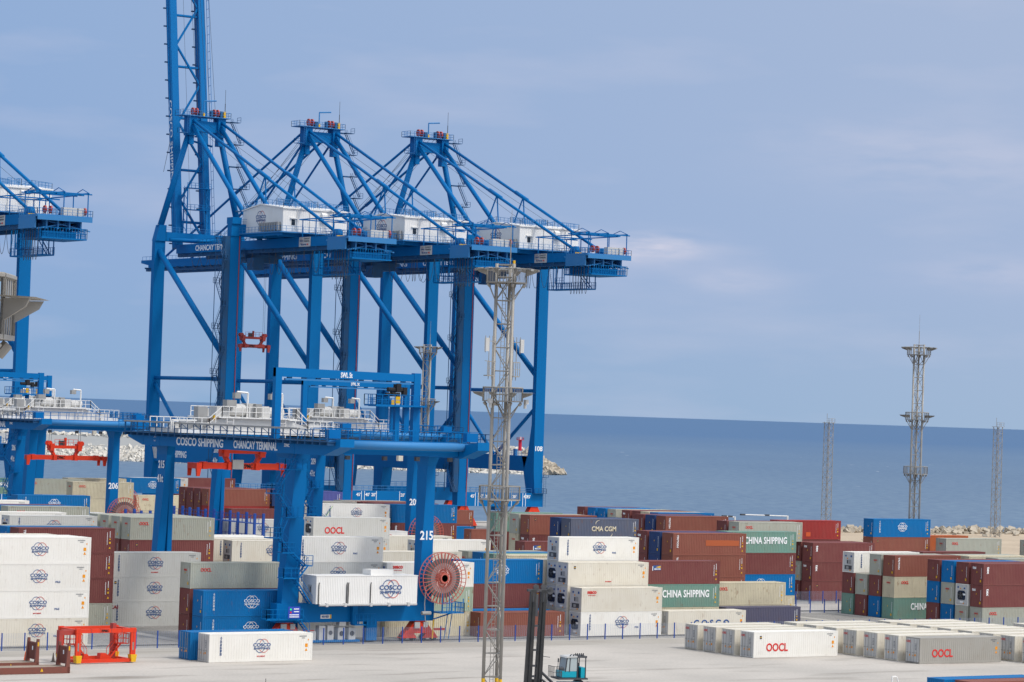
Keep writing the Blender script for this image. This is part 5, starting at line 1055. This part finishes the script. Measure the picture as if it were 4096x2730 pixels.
    mb.mi = 2; mb.box(3.2, -.4, .1, 10.2, .9, .35); mb.box(11.2, -.1, .2, 12.6, .6, 2.35); mb.build('condenser_unit', [LGREY, DGREY, BLUE], t)
    # cable reel
    cx, cz, r0, yr = 20.4, 7.35, 2.95, -1.5
    mb = MB(); n = 36
    for i in range(n):
        a = 2*math.pi*i/n; p = (cx+r0*math.cos(a), yr-.45, cz+r0*math.sin(a)); q = (cx+r0*math.cos(a+2*math.pi/n), yr-.45, cz+r0*math.sin(a+2*math.pi/n)); mb.tube(p, q, .05, 4)
        mb.tube((cx+.5*math.cos(a), yr-.30, cz+.5*math.sin(a)), p, .045, 4); mb.tube((cx+.5*math.cos(a), yr+.30, cz+.5*math.sin(a)), (cx+r0*math.cos(a), yr+.45, cz+r0*math.sin(a)), .045, 4)
        mb.tube((cx+r0*math.cos(a), yr+.45, cz+r0*math.sin(a)), (cx+r0*math.cos(a+2*math.pi/n), yr+.45, cz+r0*math.sin(a+2*math.pi/n)), .05, 4)
    mb.tube((cx, yr-.5, cz), (cx, yr+1.6, cz), .42, 12); mb.tube((cx, yr-.5, cz), (cx, yr-.32, cz), .6, 12); rl = mb.build('cable_reel', REELR, t)
    mb = MB()
    for (ra, rb, mi) in ((1.15, 1.75, 0), (1.75, 2.25, 1)):
        mb.mi = mi
        for s_ in (-1, 1):
            A = [(cx+ra*math.cos(2*math.pi*i/40), yr+s_*.24, cz+ra*math.sin(2*math.pi*i/40)) for i in range(41)]; B_ = [(cx+rb*math.cos(2*math.pi*i/40), yr+s_*.24, cz+rb*math.sin(2*math.pi*i/40)) for i in range(41)]; mb.strip(A, B_)
        mb.strip([(cx+rb*math.cos(2*math.pi*i/40), yr-.24, cz+rb*math.sin(2*math.pi*i/40)) for i in range(41)], [(cx+rb*math.cos(2*math.pi*i/40), yr+.24, cz+rb*math.sin(2*math.pi*i/40)) for i in range(41)])
    mb.build('wound_cable', [mat('wound_cable_grey', (0.33, 0.32, 0.32), 0.7), mat('wound_cable_dark', (0.13, 0.13, 0.135), 0.7)], rl)
    mb = MB(); mb.path([(cx-2.2, yr, cz-.6), (cx-2.35, yr, 4.4), (cx-2.1, yr, 1.6)], .05, 4); mb.tube((cx-2.7, yr, 3.35), (cx-1.5, yr, 3.35), .22, 8); mb.build('cable', GREY, rl)
    mb = MB(); mb.box(19.95, -2.0, 3.3, 23.2, .6, 3.42)
    for p in ((20.2, -1.9), (21.2, -1.9), (23.1, -1.9), (23.1, .5)): mb.tube((p[0], p[1], 3.3), (p[0], p[1], 5.6 if p[0] < 22 else 5.0), .06, 4)
    mb.rail([(20.2, -2, 3.42), (23.2, -2, 3.42), (23.2, .6, 3.42)], 1.1, .05, .6); mb.tube((20.0, -.6, 2.6), (22.6, -.6, 3.3), .09, 4); mb.tube((21.6, -1, 3.3), (21.2, -1, .3), .05, 4); mb.tube((22.2, -1, 3.3), (21.8, -1, .3), .05, 4); mb.mi = 1; mb.tube((19.9, -.5, .3), (20.0, -.5, 2.5), .09, 6); mb.build('access_deck', [BLUE, YEL], t)
    mb = MB(); mb.box(9.1, -1.0, 2.0, 10.6, -.1, 2.1); mb.box(9.0, -.6, 2.1, 9.7, -.1, 4.5); mb.ladder((10.2, -.5, 2.1), (10.2, -.5, 4.4), .7); mb.rail([(9.1, -1, 2.1), (11.8, -1, 2.1)], 1.2, .05, .5); mb.build('service_deck', BLUE, t)
    return t
yard_crane(164.4, 286.0, '215', 'nearest blue yard crane, white cabin and big cable reel', 28.5, True)
yard_crane(227.3, 388.0, '209', 'middle blue yard crane, legs showing just right of the nearest crane', 12.0)
yard_crane(203.1, 444.0, '206', 'blue yard crane at the left edge of the photo', 6.0, gy=29.5)
yard_crane(230.2, 498.0, '203', 'farthest yard crane, hidden behind the legs of the left one', 20.0, gy=29.5)
gs = 'red container spreaders on their ropes'
s_ = spreader('container_spreader', (174.4, 314.2, 18.7), 13.0, 'orange red spreader under the nearest yard crane girder', ORED, 23.4-18.7, gs)
text('ZPMC', .48, BLACK, s_, (.6, -.37, .38), width=1.35, bold=.05)
mb = MB(); mb.box(-1.7, -.8, .0, -.2, -.45, 1.15); mb.build('control_box', GREY, s_)
s_ = spreader('container_spreader', (214.3, 447.0, 16.3), 14.0, 'orange red spreader under the yard crane at the left edge', ORED, 23.4-16.3, gs)
text('ZPMC', .5, BLACK, s_, (-.8, -.37, .38), width=1.5, bold=.05)
# ---------------------------------------------------------------- light masts and lattice towers
def light_mast(x, y, z0, H, label, rot, extras=False, bs=1.0, first=0.0):
    """three pipes braced together, with three railed decks"""
    t = thing('light_mast', (x, y, z0), label, 'light mast', 'galvanised light masts', rot)
    R0 = .92; pts = [(R0*math.cos(a), R0*math.sin(a)) for a in (R(-90), R(30), R(150))]
    for px_, py_ in pts: mb = MB(); mb.tube((px_, py_, first), (px_, py_, 40.0-z0), .155, 10); mb.build('pipe', GALV, t, smooth=True)
    mb = MB(); zz = max(1.0, first); k = 0
    while zz < 39-z0:
        for i in range(3):
            a = pts[i]; b = pts[(i+1) % 3]; mb.tube((a[0], a[1], zz), (b[0], b[1], zz), .055, 5)
            if zz+2.1 < 39.6-z0: mb.tube((a[0], a[1], zz), (b[0], b[1], zz+2.1), .045, 5) if (k+i) % 2 else mb.tube((b[0], b[1], zz), (a[0], a[1], zz+2.1), .045, 5)
        zz += 2.1; k += 1
    mb.build('bracing', GALV, t)
    mb = MB(); mb.ladder((0, .25, max(.5, first)), (0, .25, 39-z0), .42, (1, 0, 0), .03, .33); mb.build('ladder', GALV, t)
    def deck(z, r, h, brk, rail_r):
        mb = MB(); n = 8; P = [(r*math.cos(R(22.5+45*i)), r*math.sin(R(22.5+45*i)), z) for i in range(9)]
        for a, b in zip(P, P[1:]): mb.tube(a, b, .07, 4); mb.tube(a, (0, 0, z), .05, 4)
        mb.quad(*[(p[0], p[1], z+.03) for p in P[:-1]])
        for a, b in zip(P, P[1:]):
            a = Vector(a); b = Vector(b); u = Vector((0, 0, h)); mb.tube(a+u, b+u, rail_r, 6); m_ = max(2, int((b-a).length/.28))
            for j in range(m_+1): c = a+(b-a)*j/m_; mb.tube(c, c+u, .02 if j % m_ else .05, 4, cap=False)
        for i in range(0, 8): a = P[i]; q = pts[min(range(3), key=lambda j: (pts[j][0]-a[0])**2+(pts[j][1]-a[1])**2)]; mb.tube((a[0]*.92, a[1]*.92, z-.08), (q[0], q[1], z-1.75), .05, 5); mb.tube((a[0]*.85, a[1]*.85, z-.35), (a[0]*.95, a[1]*.95, z-.12), .12, 6)
        d = mb.build('platform', GALV, t)
        if brk:
            mb = MB()
            for i in range(8):
                a = R(45*i+22.5); c, s_ = math.cos(a), math.sin(a); n_ = Vector((-s_, c, 0))*.03; p0 = Vector((c*r*.98, s_*r*.98, z+brk)); p1 = Vector((c*(r+bs), s_*(r+bs), z+brk))
                lo = Vector((c*r*1.0, s_*r*1.0, z+brk-.48)); hi = Vector((c*(r+.85*bs), s_*(r+.85*bs), z+brk-.17))
                mb.hexa([lo-n_, hi-n_, hi+n_, lo+n_, p0-n_+Vector((0, 0, -.02)), p1-n_, p1+n_, p0+n_+Vector((0, 0, -.02))])
            A = [(.85*(r)*math.cos(R(22.5+45*i)), .85*r*math.sin(R(22.5+45*i)), z+brk+.02) for i in range(9)]; B_ = [((r+1.2*bs)*math.cos(R(22.5+45*i)), (r+1.2*bs)*math.sin(R(22.5+45*i)), z+brk+.02) for i in range(9)]
            A2 = [((r+.05)*math.cos(R(22.5+45*i)), (r+.05)*math.sin(R(22.5+45*i)), z+brk+.02) for i in range(9)]; mb.strip(A2, B_)
            mb.build('bracket_ring', GALV, d)
        return d
    deck(27.7-z0, 1.88, 1.22, .78, .06)
    d = deck(38.3-z0, 1.9, 1.25, 1.15, .05)
    if first < 15: deck(18.9-z0, 1.93, 1.22, 0, .045)
    mb = MB()
    for i in range(12):
        a = R(30*i+10); c, s_ = math.cos(a), math.sin(a); M = Matrix.Rotation(a, 3, 'Z')
        for zz in (39.55-z0,): mb.hexa([Vector(M @ Vector(q))+Vector((c*2.6, s_*2.6, zz)) for q in ((-.25, -.22, -.12), (.3, -.22, -.2), (.3, .22, -.2), (-.25, .22, -.12), (-.25, -.22, .05), (.3, -.22, -.02), (.3, .22, -.02), (-.25, .22, .05))])
    mb.build('floodlight', GREY, t)
    mb = MB(); mb.tube((pts[1][0], pts[1][1], 40.0-z0), (pts[1][0], pts[1][1], 42.2-z0), .05, 5); mb.tube((pts[1][0], pts[1][1], 42.2-z0), (pts[1][0], pts[1][1], 44.9-z0), .02, 4); mb.build('lightning_rod', GALV, t)
    for i in range(3): a = pts[i]; b = pts[(i+1) % 3]; mb = MB(); mb.tube((a[0], a[1], 39.9-z0), (b[0], b[1], 39.9-z0), .07, 5); mb.build('top_ring', GALV, t)
    if extras:
        mb = MB(); mb.tube((pts[0][0], pts[0][1], 40.0-z0), (pts[0][0], pts[0][1], 40.3-z0), .12, 8); mb.build('warning_lamp', YEL, t)
        for sg in (-1, 1):
            mb = MB(); mb.tube((sg*.8, .2, 33.0-z0), (sg*2.1, .2, 33.05-z0), .04, 4); mb.tube((sg*.8, .2, 31.2-z0), (sg*2.1, .2, 31.25-z0), .04, 4)
            for xx in (1.25, 1.65, 2.1): mb.tube((sg*xx, .2, 29.6-z0 if xx < 2 else 32.0-z0), (sg*xx, .2, 33.5-z0), .035, 4)
            mb.box(min(sg*1.2, sg*1.95), 0, 29.9-z0, max(sg*1.2, sg*1.95), .5, 30.0-z0); mb.rail([(sg*1.2, 0, 30-z0), (sg*1.95, 0, 30-z0)], 1.2, .03, .25); mb.mi = 1; mb.box(min(sg*1.9, sg*2.3), -.1, 32.1-z0, max(sg*1.9, sg*2.3), .1, 33.3-z0); mb.mi = 0; mb.build('antenna_bracket', [GALV, LGREY], t)
        for z_ in (1.6, 2.6):
            for px_, py_ in pts: mb = MB(); mb.tube((px_, py_, z_), (px_, py_, z_+.35), .165, 10); mb.build('marking', YEL, t)
        mb = MB()
        for sg in (-1, 1): mb.box(min(sg*2.0, sg*2.35), -.9, 27.5-z0, max(sg*2.0, sg*2.35), -.6, 27.9-z0); mb.tube((sg*2.1, -.7, 27.1-z0), (sg*2.1, -.7, 27.5-z0), .14, 8)
        mb.build('camera_housing', LGREY, t)
    return t
light_mast(147.1, 217.6, 0, 40, 'tall galvanised light mast in the middle of the photo, nearest complete one', R(8), True)
light_mast(323.8, 358.3, 0, 40, 'galvanised light mast standing against the sea on the right', R(20))
light_mast(323.2, 505.9, 0, 40, 'distant light mast seen between the quay crane legs', R(5))
nm = light_mast(23.2, 55.2, 0, 40, 'very near light mast, only its middle deck entering at the left edge', R(12), bs=.62, first=20.0); nm.location.z = .2
def lattice_tower(x, y, H, label):
    t = thing('lattice_tower', (x, y, 0), label, 'tower', 'square lattice floodlight towers', R(12)); a = .85; P = [(-a, -a), (a, -a), (a, a), (-a, a)]
    for p in P: mb = MB(); mb.tube((p[0], p[1], 0), (p[0]*.9, p[1]*.9, H), .09, 5); mb.build('post', GALV, t)
    mb = MB(); z = 0; k = 0
    while z < H-1:
        for i in range(4): p = P[i]; q = P[(i+1) % 4]; mb.tube((*p, z), (*q, z), .05, 4); mb.tube((*(p if k % 2 else q), z), (*(q if k % 2 else p), z+1.5), .045, 4)
        z += 1.5; k += 1
    mb.ladder((0, 0, 0), (0, 0, H), .5); mb.build('bracing', GALV, t)
    mb = MB(); mb.tube((-a*.9, 0, H), (-a*.9, 0, H+2.2), .05, 4); mb.box(-1.1, -1.1, H-.1, 1.1, 1.1, H); mb.rail([(-1, -1, H), (1, -1, H), (1, 1, H)], 1.0, .04, .7); mb.build('top_platform', GALV, t)
lattice_tower(505.9, 530.2, 27.2, 'slim lattice tower at the far right by the shore')
lattice_tower(464.5, 545.5, 26.8, 'slim lattice tower left of the tall mast, by the shore')
# ---------------------------------------------------------------- fences
def fence(x0, x1, y, label, h=1.9, step=2.6):
    t = thing('wire_fence', ((x0+x1)/2, y, 0), label, 'fence', 'blue post wire fences round the stacks'); n = int(round((x1-x0)/step)); me = None; w = (x1-x0)/2
    pm = MB().box(-.055, -.055, 0, .055, .055, h).mesh('post', FENCEB)
    for i in range(n+1): put('post', pm, t, (-w+i*2*w/n, 0, 0))
    mb = MB()
    for j in range(14): z = .08+j*(h-.18)/13; mb.box(-w, -.006, z, w, .006, z+.012)
    for i in range(int((x1-x0)/.26)): mb.box(-w+i*.26, -.005, .06, -w+i*.26+.01, .005, h-.1)
    mb.build('wire_mesh', FENCEW, t)
fence(119.2, 301.2, 283.6, 'long blue post fence between the road and the front stacks')
fence(262.5, 275.5, 317.2, 'short blue post fence at the near side of the open lane')
fence(270.4, 301.6, 333.0, 'blue post fence at the far side of the open lane')
# ---------------------------------------------------------------- ground equipment
def spreader_stand():
    t = thing('spreader_frame', (130.9, 268.3, 0), 'orange red lifting frame with stairs and yellow feet, on the concrete', 'lifting frame', None, R(3)); L_, D = 6.3, 3.6
    mb = MB(); mb.box(0, -.15, .1, L_, .15, .45); mb.box(0, D-.15, .1, L_, D+.15, .45); mb.box(-.15, 0, .1, .25, D, .4); mb.box(L_-.25, 0, .1, L_+.15, D, .4); mb.hexa([(1.0, .8, .3), (2.0, .8, .3), (2.0, 1.5, .3), (1.0, 1.5, .3), (1.2, .8, .9), (1.6, .8, .9), (1.6, 1.5, .9), (1.2, 1.5, .9)]); mb.hexa([(3.0, .8, .3), (4.6, .8, .3), (4.6, 1.5, .3), (3.0, 1.5, .3), (3.1, .8, .95), (3.7, .8, .95), (3.7, 1.5, .95), (3.1, 1.5, .95)]); mb.build('base_frame', ORED, t)
    for x, y in ((0, 0), (L_, 0), (0, D), (L_, D)):
        mb = MB(); mb.box(x-.28, y-.14, .35, x+.28, y+.14, 3.55); mb.mi = 1; mb.box(x-.02, y-.16, .35, x+.02, y-.14, 3.4); mb.mi = 2; mb.box(x-.1, y-.16, 1.3, x+.06, y-.145, 2.1); mb.build('post', [ORED, DRED, GREY], t)
        mb = MB(); mb.hexa([(x-.24, y-.3, .1), (x+.24, y-.3, .1), (x+.24, y+.3, .1), (x-.24, y+.3, .1), (x-.34, y-.36, .85), (x+.34, y-.36, .85), (x+.34, y+.36, .85), (x-.34, y+.36, .85)]); mb.build('foot', YEL, t)
    mb = MB(); mb.box(-.3, -.16, 3.1, L_+.3, .16, 3.5); mb.box(-.2, D-.16, 3.1, L_+.2, D+.16, 3.5); mb.box(-.2, 0, 3.15, .2, D, 3.45); mb.box(L_-.2, 0, 3.15, L_+.2, D, 3.45); mb.mi = 1
    for x in (1.4, 2.4, 3.7, 4.9): mb.box(x, -.18, 3.08, x+.05, .18, 3.52)
    mb.box(-1.8, .4, 2.9, 0, 1.0, 3.4); mb.box(-1.9, .4, 1.0, -1.5, 1.0, 3.4); mb.box(L_-1.5, 1.5, .4, L_-1.1, 2.1, 3.9); tb = mb.build('top_beam', [ORED, DRED], t); text('ZPMC', .24, BLACK, tb, (2.95, -.18, 3.3), width=.85, bold=.05)
    for xa, xb, p0, p1 in ((1.6, .4, -.5, .9), (4.2, 5.5, 5.0, 6.3)):
        mb = MB(); mb.stair((xa, 1.3, .4), (xb, 1.3, 1.9), .6, (0, 1, 0), .25); mb.box(p0, .8, 1.85, p1, 2.0, 1.92); mb.rail([(p0, .8, 1.9), (p1, .8, 1.9), (p1, 2, 1.9), (p0, 2, 1.9), (p0, .8, 1.9)], 1.0, .04, .5); mb.tube((p0, .8, .3), (p0, .8, 1.9), .04, 4); mb.build('access_stair', ORED, t)
spreader_stand()
def flat_rack(x1, y, label, L_=12.19):
    t = thing('flat_rack', (x1, y, 0.02), label, 'flat rack', 'folding flat rack containers on the concrete', R(-1)); 
    mb = MB(); mb.box(-L_, 0, 0, 0, .22, .62); mb.box(-L_, 2.22, 0, 0, 2.44, .62); mb.mi = 1; mb.box(-L_, .22, .45, 0, 2.22, .60); mb.mi = 0
    for i in range(11): mb.box(-L_+.4+i*1.13, -.02, .0, -L_+.55+i*1.13, 0, .1)
    mb.build('deck', [BROWN, mat('plank_deck', (0.33, 0.27, 0.21), 0.8, dirt=.3)], t)
    mb = MB()
    for y0 in (0, 2.16): mb.hexa([(-.42, y0, .62), (0, y0, .62), (0, y0+.28, .62), (-.42, y0+.28, .62), (-.22, y0, 2.9), (0, y0, 2.9), (0, y0+.28, 2.9), (-.22, y0+.28, 2.9)]); mb.box(-.25, y0, 0, .02, y0+.28, .62)
    Q = wave(9, 1.88, .28, .06); mb.strip([(-.12-d, yy, .85) for yy, d in Q], [(-.12-d, yy, 2.45) for yy, d in Q]); mb.strip([(-.06, yy, 2.45) for yy, d in Q], [(-.06, yy, .85) for yy, d in Q]); mb.box(-.2, .28, 2.42, -.03, 2.16, 2.55); mb.build('end_wall', BROWN, t)
    mb = MB(); mb.quad((-.20, 1.05, 1.75), (-.20, 1.3, 1.75), (-.20, 1.3, 2.15), (-.20, 1.05, 2.15)); mb.quad((-9.4, -.004, .2), (-9.0, -.004, .2), (-9.0, -.004, .45), (-9.4, -.004, .45)); mb.quad((-8.6, -.004, .2), (-8.1, -.004, .2), (-8.1, -.004, .45), (-8.6, -.004, .45)); mb.mi = 1; mb.quad((-3.1, -.004, .2), (-2.8, -.004, .2), (-2.95, -.004, .52)); mb.quad((-.2, -.004, 2.2), (-.05, -.004, 2.2), (-.05, -.004, 2.6), (-.2, -.004, 2.6)); mb.build('warning_sticker', [WTXT, YEL], t)
flat_rack(125.9, 259.6, 'brown flat rack in front, its far end wall folded up')
flat_rack(124.9, 264.5, 'brown flat rack behind the front one, end wall standing')
def cone(x, y, m, label):
    t = thing('traffic_cone', (x, y, 0.01), label, 'traffic cone', 'traffic cones beside the flat racks'); mb = MB(); mb.box(-.2, -.2, 0, .2, .2, .05); mb.build('base', m, t); mb = MB(); mb.tube((0, 0, .05), (0, 0, .95), .16, 8, .03); mb.build('cone', m, t)
cone(127.2, 272.6, mat('cone_orange', (0.75, 0.13, 0.04), 0.6), 'orange traffic cone behind the flat racks'); cone(129.55, 271.05, mat('cone_dark', (0.16, 0.14, 0.12), 0.7), 'dirty dark traffic cone between the flat racks')
def stacker():
    t = thing('container_handler', (160.0, 230.0, 0), 'mobile container handler with a tall black mast and a teal cab', 'container handler', None, R(-14))
    tilt = .030
    for i, x in enumerate((-.52, .52)):
        mb = MB(); mb.hexa([(x-.33, -.25, .3), (x+.33, -.25, .3), (x+.33, .25, .3), (x-.33, .25, .3), (x-.27+tilt*9.6, -.2, 9.9), (x+.27+tilt*9.6, -.2, 9.9), (x+.27+tilt*9.6, .2, 9.9), (x-.27+tilt*9.6, .2, 9.9)]); mb.mi = 1; mb.hexa([(x-.06, -.28, .3), (x+.06, -.28, .3), (x+.06, -.25, .3), (x-.06, -.25, .3), (x-.05+tilt*9.3, -.23, 9.6), (x+.05+tilt*9.3, -.23, 9.6), (x+.05+tilt*9.3, -.2, 9.6), (x-.05+tilt*9.3, -.2, 9.6)]); mb.mi = 0; mb.tube((x, -.28, 1.2), (x+tilt*8.5, -.25, 8.8), .09, 6); mb.build('mast_column', [mat('mast_charcoal', (0.026, 0.028, 0.03), 0.45, dirt=.3, dirtcol=(0.1,0.09,0.08), scale=1.5), DGREY], t)
    mb = MB()
    for z in (1.6, 2.6, 4.1, 6.4): c = tilt*z; mb.box(-.75+c, -.15, z, .75+c, .15, z+.18)
    mb.box(-1.1+.29, -.2, 9.75, 1.25+.29, .2, 9.98); mb.box(-.45+.25, -.2, 7.4, .0+.25, .2, 9.5)
    for x in (-.1, .65): mb.tube((x+.15, 0-.1, 10.15), (x+.15, .1, 10.15), .28, 10)
    mb.tube((1.45, -.2, 9.85), (1.45, .2, 9.85), .36, 10); mb.path([(1.3, 0, 9.7), (1.15, 0, 8.5), (.9, 0, 6.0)], .05, 4); mb.tube((.9, 0, 3.6), (1.7, 0, 3.5), .04, 4); mb.build('mast_crosshead', [DGREY], t)
    mb = MB(); mb.tube((.75, 0, 2.2), (2.6, .6, .7), .13, 8); mb.tube((1.6, .3, 1.55), (3.4, .8, .1), .10, 8); mb.tube((.7, -.4, 1.5), (2.4, .1, 0.3), .09, 8); mb.build('tilt_cylinder', DGREY, t)
    cx = 3.1
    mb = MB(); mb.hexa([(cx, .2, -.0+.35), (cx+2.6, .2, .35), (cx+2.6, 2.2, .35), (cx, 2.2, .35), (cx+.2, .2, 1.0), (cx+2.4, .2, 1.0), (cx+2.4, 2.2, 1.0), (cx+.2, 2.2, 1.0)]); mb.box(cx, .3, 1.55, cx+1.55, 2.0, 2.15); mb.box(cx+1.95, .3, 1.5, cx+2.35, 2.0, 2.5); mb.build('body', TEALV, t)
    mb = MB(); mb.box(cx-.4, .1, 1.35, cx+2.6, 2.2, 1.5)
    for a, b in (((cx+.35, .3, 2.1), (cx+.5, .3, 3.45)), ((cx+1.55, .3, 1.5), (cx+1.55, .3, 3.45)), ((cx+2.4, .3, 1.5), (cx+2.4, .3, 3.5)), ((cx+.75, .3, 2.1), (cx+.8, .3, 3.4)), ((cx+.35, 2.0, 2.1), (cx+.5, 2.0, 3.45)), ((cx+2.4, 2.0, 1.5), (cx+2.4, 2.0, 3.5)), ((cx+1.7, 1.2, 1.5), (cx+1.6, 1.2, 3.3))): mb.tube(a, b, .06, 5)
    mb.box(cx+1.5, .2, 3.42, cx+2.5, 2.1, 3.6); mb.box(cx+1.55, .8, 1.5, cx+1.9, 1.6, 2.9)
    mb.rail([(cx-.9, .1, 1.5), (cx-.1, .1, 1.5)], 1.1, .03, .25); mb.rail([(cx-.9, .1, 1.5), (cx-.9, 1.6, 1.5)], 1.1, .03, .3)
    for i in range(5): mb.tube((cx+.8+i*.3, .4, 3.55), (cx+.95+i*.3, .4, 3.75), .06, 5); mb.box(cx+1.4+(i*.2), .5, 3.6, cx+1.48+i*.2, .6, 3.85)
    mb.build('cab_frame', DGREY, t)
    mb = MB(); mb.hexa([(cx+.3, .28, 2.15), (cx+1.5, .28, 2.15), (cx+1.5, 2.0, 2.15), (cx+.3, 2.0, 2.15), (cx+.5, .28, 3.4), (cx+1.5, .28, 3.45), (cx+1.5, 2.0, 3.45), (cx+.5, 2.0, 3.4)]); mb.build('cab_glass', mat('cab_glass', (0.40, 0.46, 0.47), 0.15, spec=.6), t)
    mb = MB(); mb.hexa([(cx+.35, .2, 3.42), (cx+1.5, .2, 3.46), (cx+1.5, 2.1, 3.46), (cx+.35, 2.1, 3.42), (cx+.5, .2, 3.55), (cx+1.5, .2, 3.62), (cx+1.5, 2.1, 3.62), (cx+.5, 2.1, 3.55)]); mb.build('cab_roof', LGREY, t)
    mb = MB(); mb.tube((cx-.55, .1, 2.3), (cx-.5, .1, 3.1), .03, 4); mb.box(cx-.55, .05, 3.05, cx-.42, .15, 3.4); mb.tube((cx-.4, .1, 2.4), (cx+.1, .1, 2.4), .14, 6); mb.build('mirror', DGREY, t)
    mb = MB(); mb.box(-.4, -.6, .45, 6.6, 2.6, .75)
    mb.build('chassis', DGREY, t)
    for x in (1.0, 5.6):
        for y in (-.4, 2.4): w = MB(); w.tube((x, y-.25, .6), (x, y+.25, .6), .6, 14); w.build('wheel', BLACK, t)
stacker()
# lamp arms and small posts
def lamp(x, y, H, dx, label):
    t = thing('street_lamp', (x, y, 0), label, 'street lamp', 'white lamp posts behind the stacks'); mb = MB(); mb.tube((0, 0, 0), (0, 0, H), .16, 8); mb.build('pole', WHITE, t); mb = MB(); mb.tube((0, 0, H-.1), (dx, 0, H+.1), .09, 6); mb.build('arm', WHITE, t)
    for f in (.97, .45): mb = MB(); mb.box(dx*f-.45, -.2, H+.1*f-.15, dx*f+.45, .2, H+.1*f+.12); mb.build('lamp_head', DGREY, t)
lamp(327.6, 395.0, 10.4, -10.3, 'white lamp post with a long arm, right one, above the stacks')
lamp(316.4, 395.6, 10.1, -2.4, 'white lamp post half hidden behind the stacks')
def gooseneck():
    t = thing('gooseneck_pole', (187.0, 209.3, 0), 'white gooseneck pole at the bottom right edge', 'pole'); mb = MB(); mb.tube((0, 0, 0), (0, 0, 3.0), .09, 8); mb.build('pole', WHITE, t); mb = MB(); mb.path([(0, 0, 2.95), (.45, 0, 2.95), (.6, 0, 2.85), (.75, 0, 2.5), (.8, 0, 2.2)], .07, 6); mb.build('arm', WHITE, t)
    mb = MB(); mb.box(.7, -.1, 1.9, 1.0, .1, 2.35); mb.build('lamp_head', DGREY, t)
gooseneck()
def hut():
    t = thing('control_hut', (121.0, 216.5, 0), 'small grey control hut roof with an antenna at the bottom edge', 'hut'); mb = MB(); mb.box(-3, -1.5, 0, 1.2, 1.5, 2.0); mb.build('wall', LGREY, t); mb = MB(); mb.box(-3.2, -1.7, 2.0, 1.4, 1.7, 2.12); mb.build('roof', LGREY, t); mb = MB(); mb.box(1.5, -.3, 1.5, 2.4, .3, 2.6); mb.mi = 1; mb.tube((2.2, 0, 2.6), (2.2, 0, 3.6), .03, 4); mb.build('antenna_box', [GREY, DGREY], t)
hut()
# blue reefer racks: steel frames with catwalks standing in the bays
def rack(x, y0, n, H, label):
    t = thing('reefer_rack', (x, y0, 0), label, 'rack', 'blue steel access racks between the reefers')
    for i in range(n):
        for sx in (-.75, .75): MB().box(sx-.17, i*5.2-.17, 0, sx+.17, i*5.2+.17, H+1.5).build('post', FENCEB, t)
    mb = MB(); z = 2.9
    while z <= H+.1:
        mb.box(-.7, 0, z-.1, .7, (n-1)*5.2, z)
        for sx in (-.7, .7): mb.rail([(sx, 0, z), (sx, (n-1)*5.2, z)], 1.1, .035, 1.3)
        z += 2.9
    mb.build('catwalk', FENCEB, t)
rack(218.3, 387.4, 6, 8.7, 'blue steel reefer rack left of the crane stair leg')
rack(187.0, 383.6, 4, 8.7, 'blue steel reefer rack over the shaded row at the left')
rack(202.6, 378.4, 5, 8.7, 'blue steel reefer rack behind the grey green stack')
# red straddle machine by the quay cranes
def quay_tractor():
    t = thing('terminal_tractor', (338.5, 537.0, 0), 'orange red port vehicle standing near the quay crane foot', 'vehicle', None, R(10)); mb = MB(); mb.box(-3, -1.2, .9, 3, 1.2, 1.7); mb.box(-3, -1.2, 1.7, -1.2, 1.2, 3.4); mb.box(.5, -1.1, 1.7, 2.8, 1.1, 2.6); mb.build('body', ORED, t); mb = MB(); mb.box(-3.02, -1.0, 2.3, -2.98, 1.0, 3.2); mb.box(-2.8, -1.22, 2.3, -1.4, -1.18, 3.2); mb.build('window', GLASS, t)
    for x in (-2.2, 2.2):
        for y in (-1.1, 1.1): w = MB(); w.tube((x, y-.2, .5), (x, y+.2, .5), .5, 12); w.build('wheel', BLACK, t)
quay_tractor()
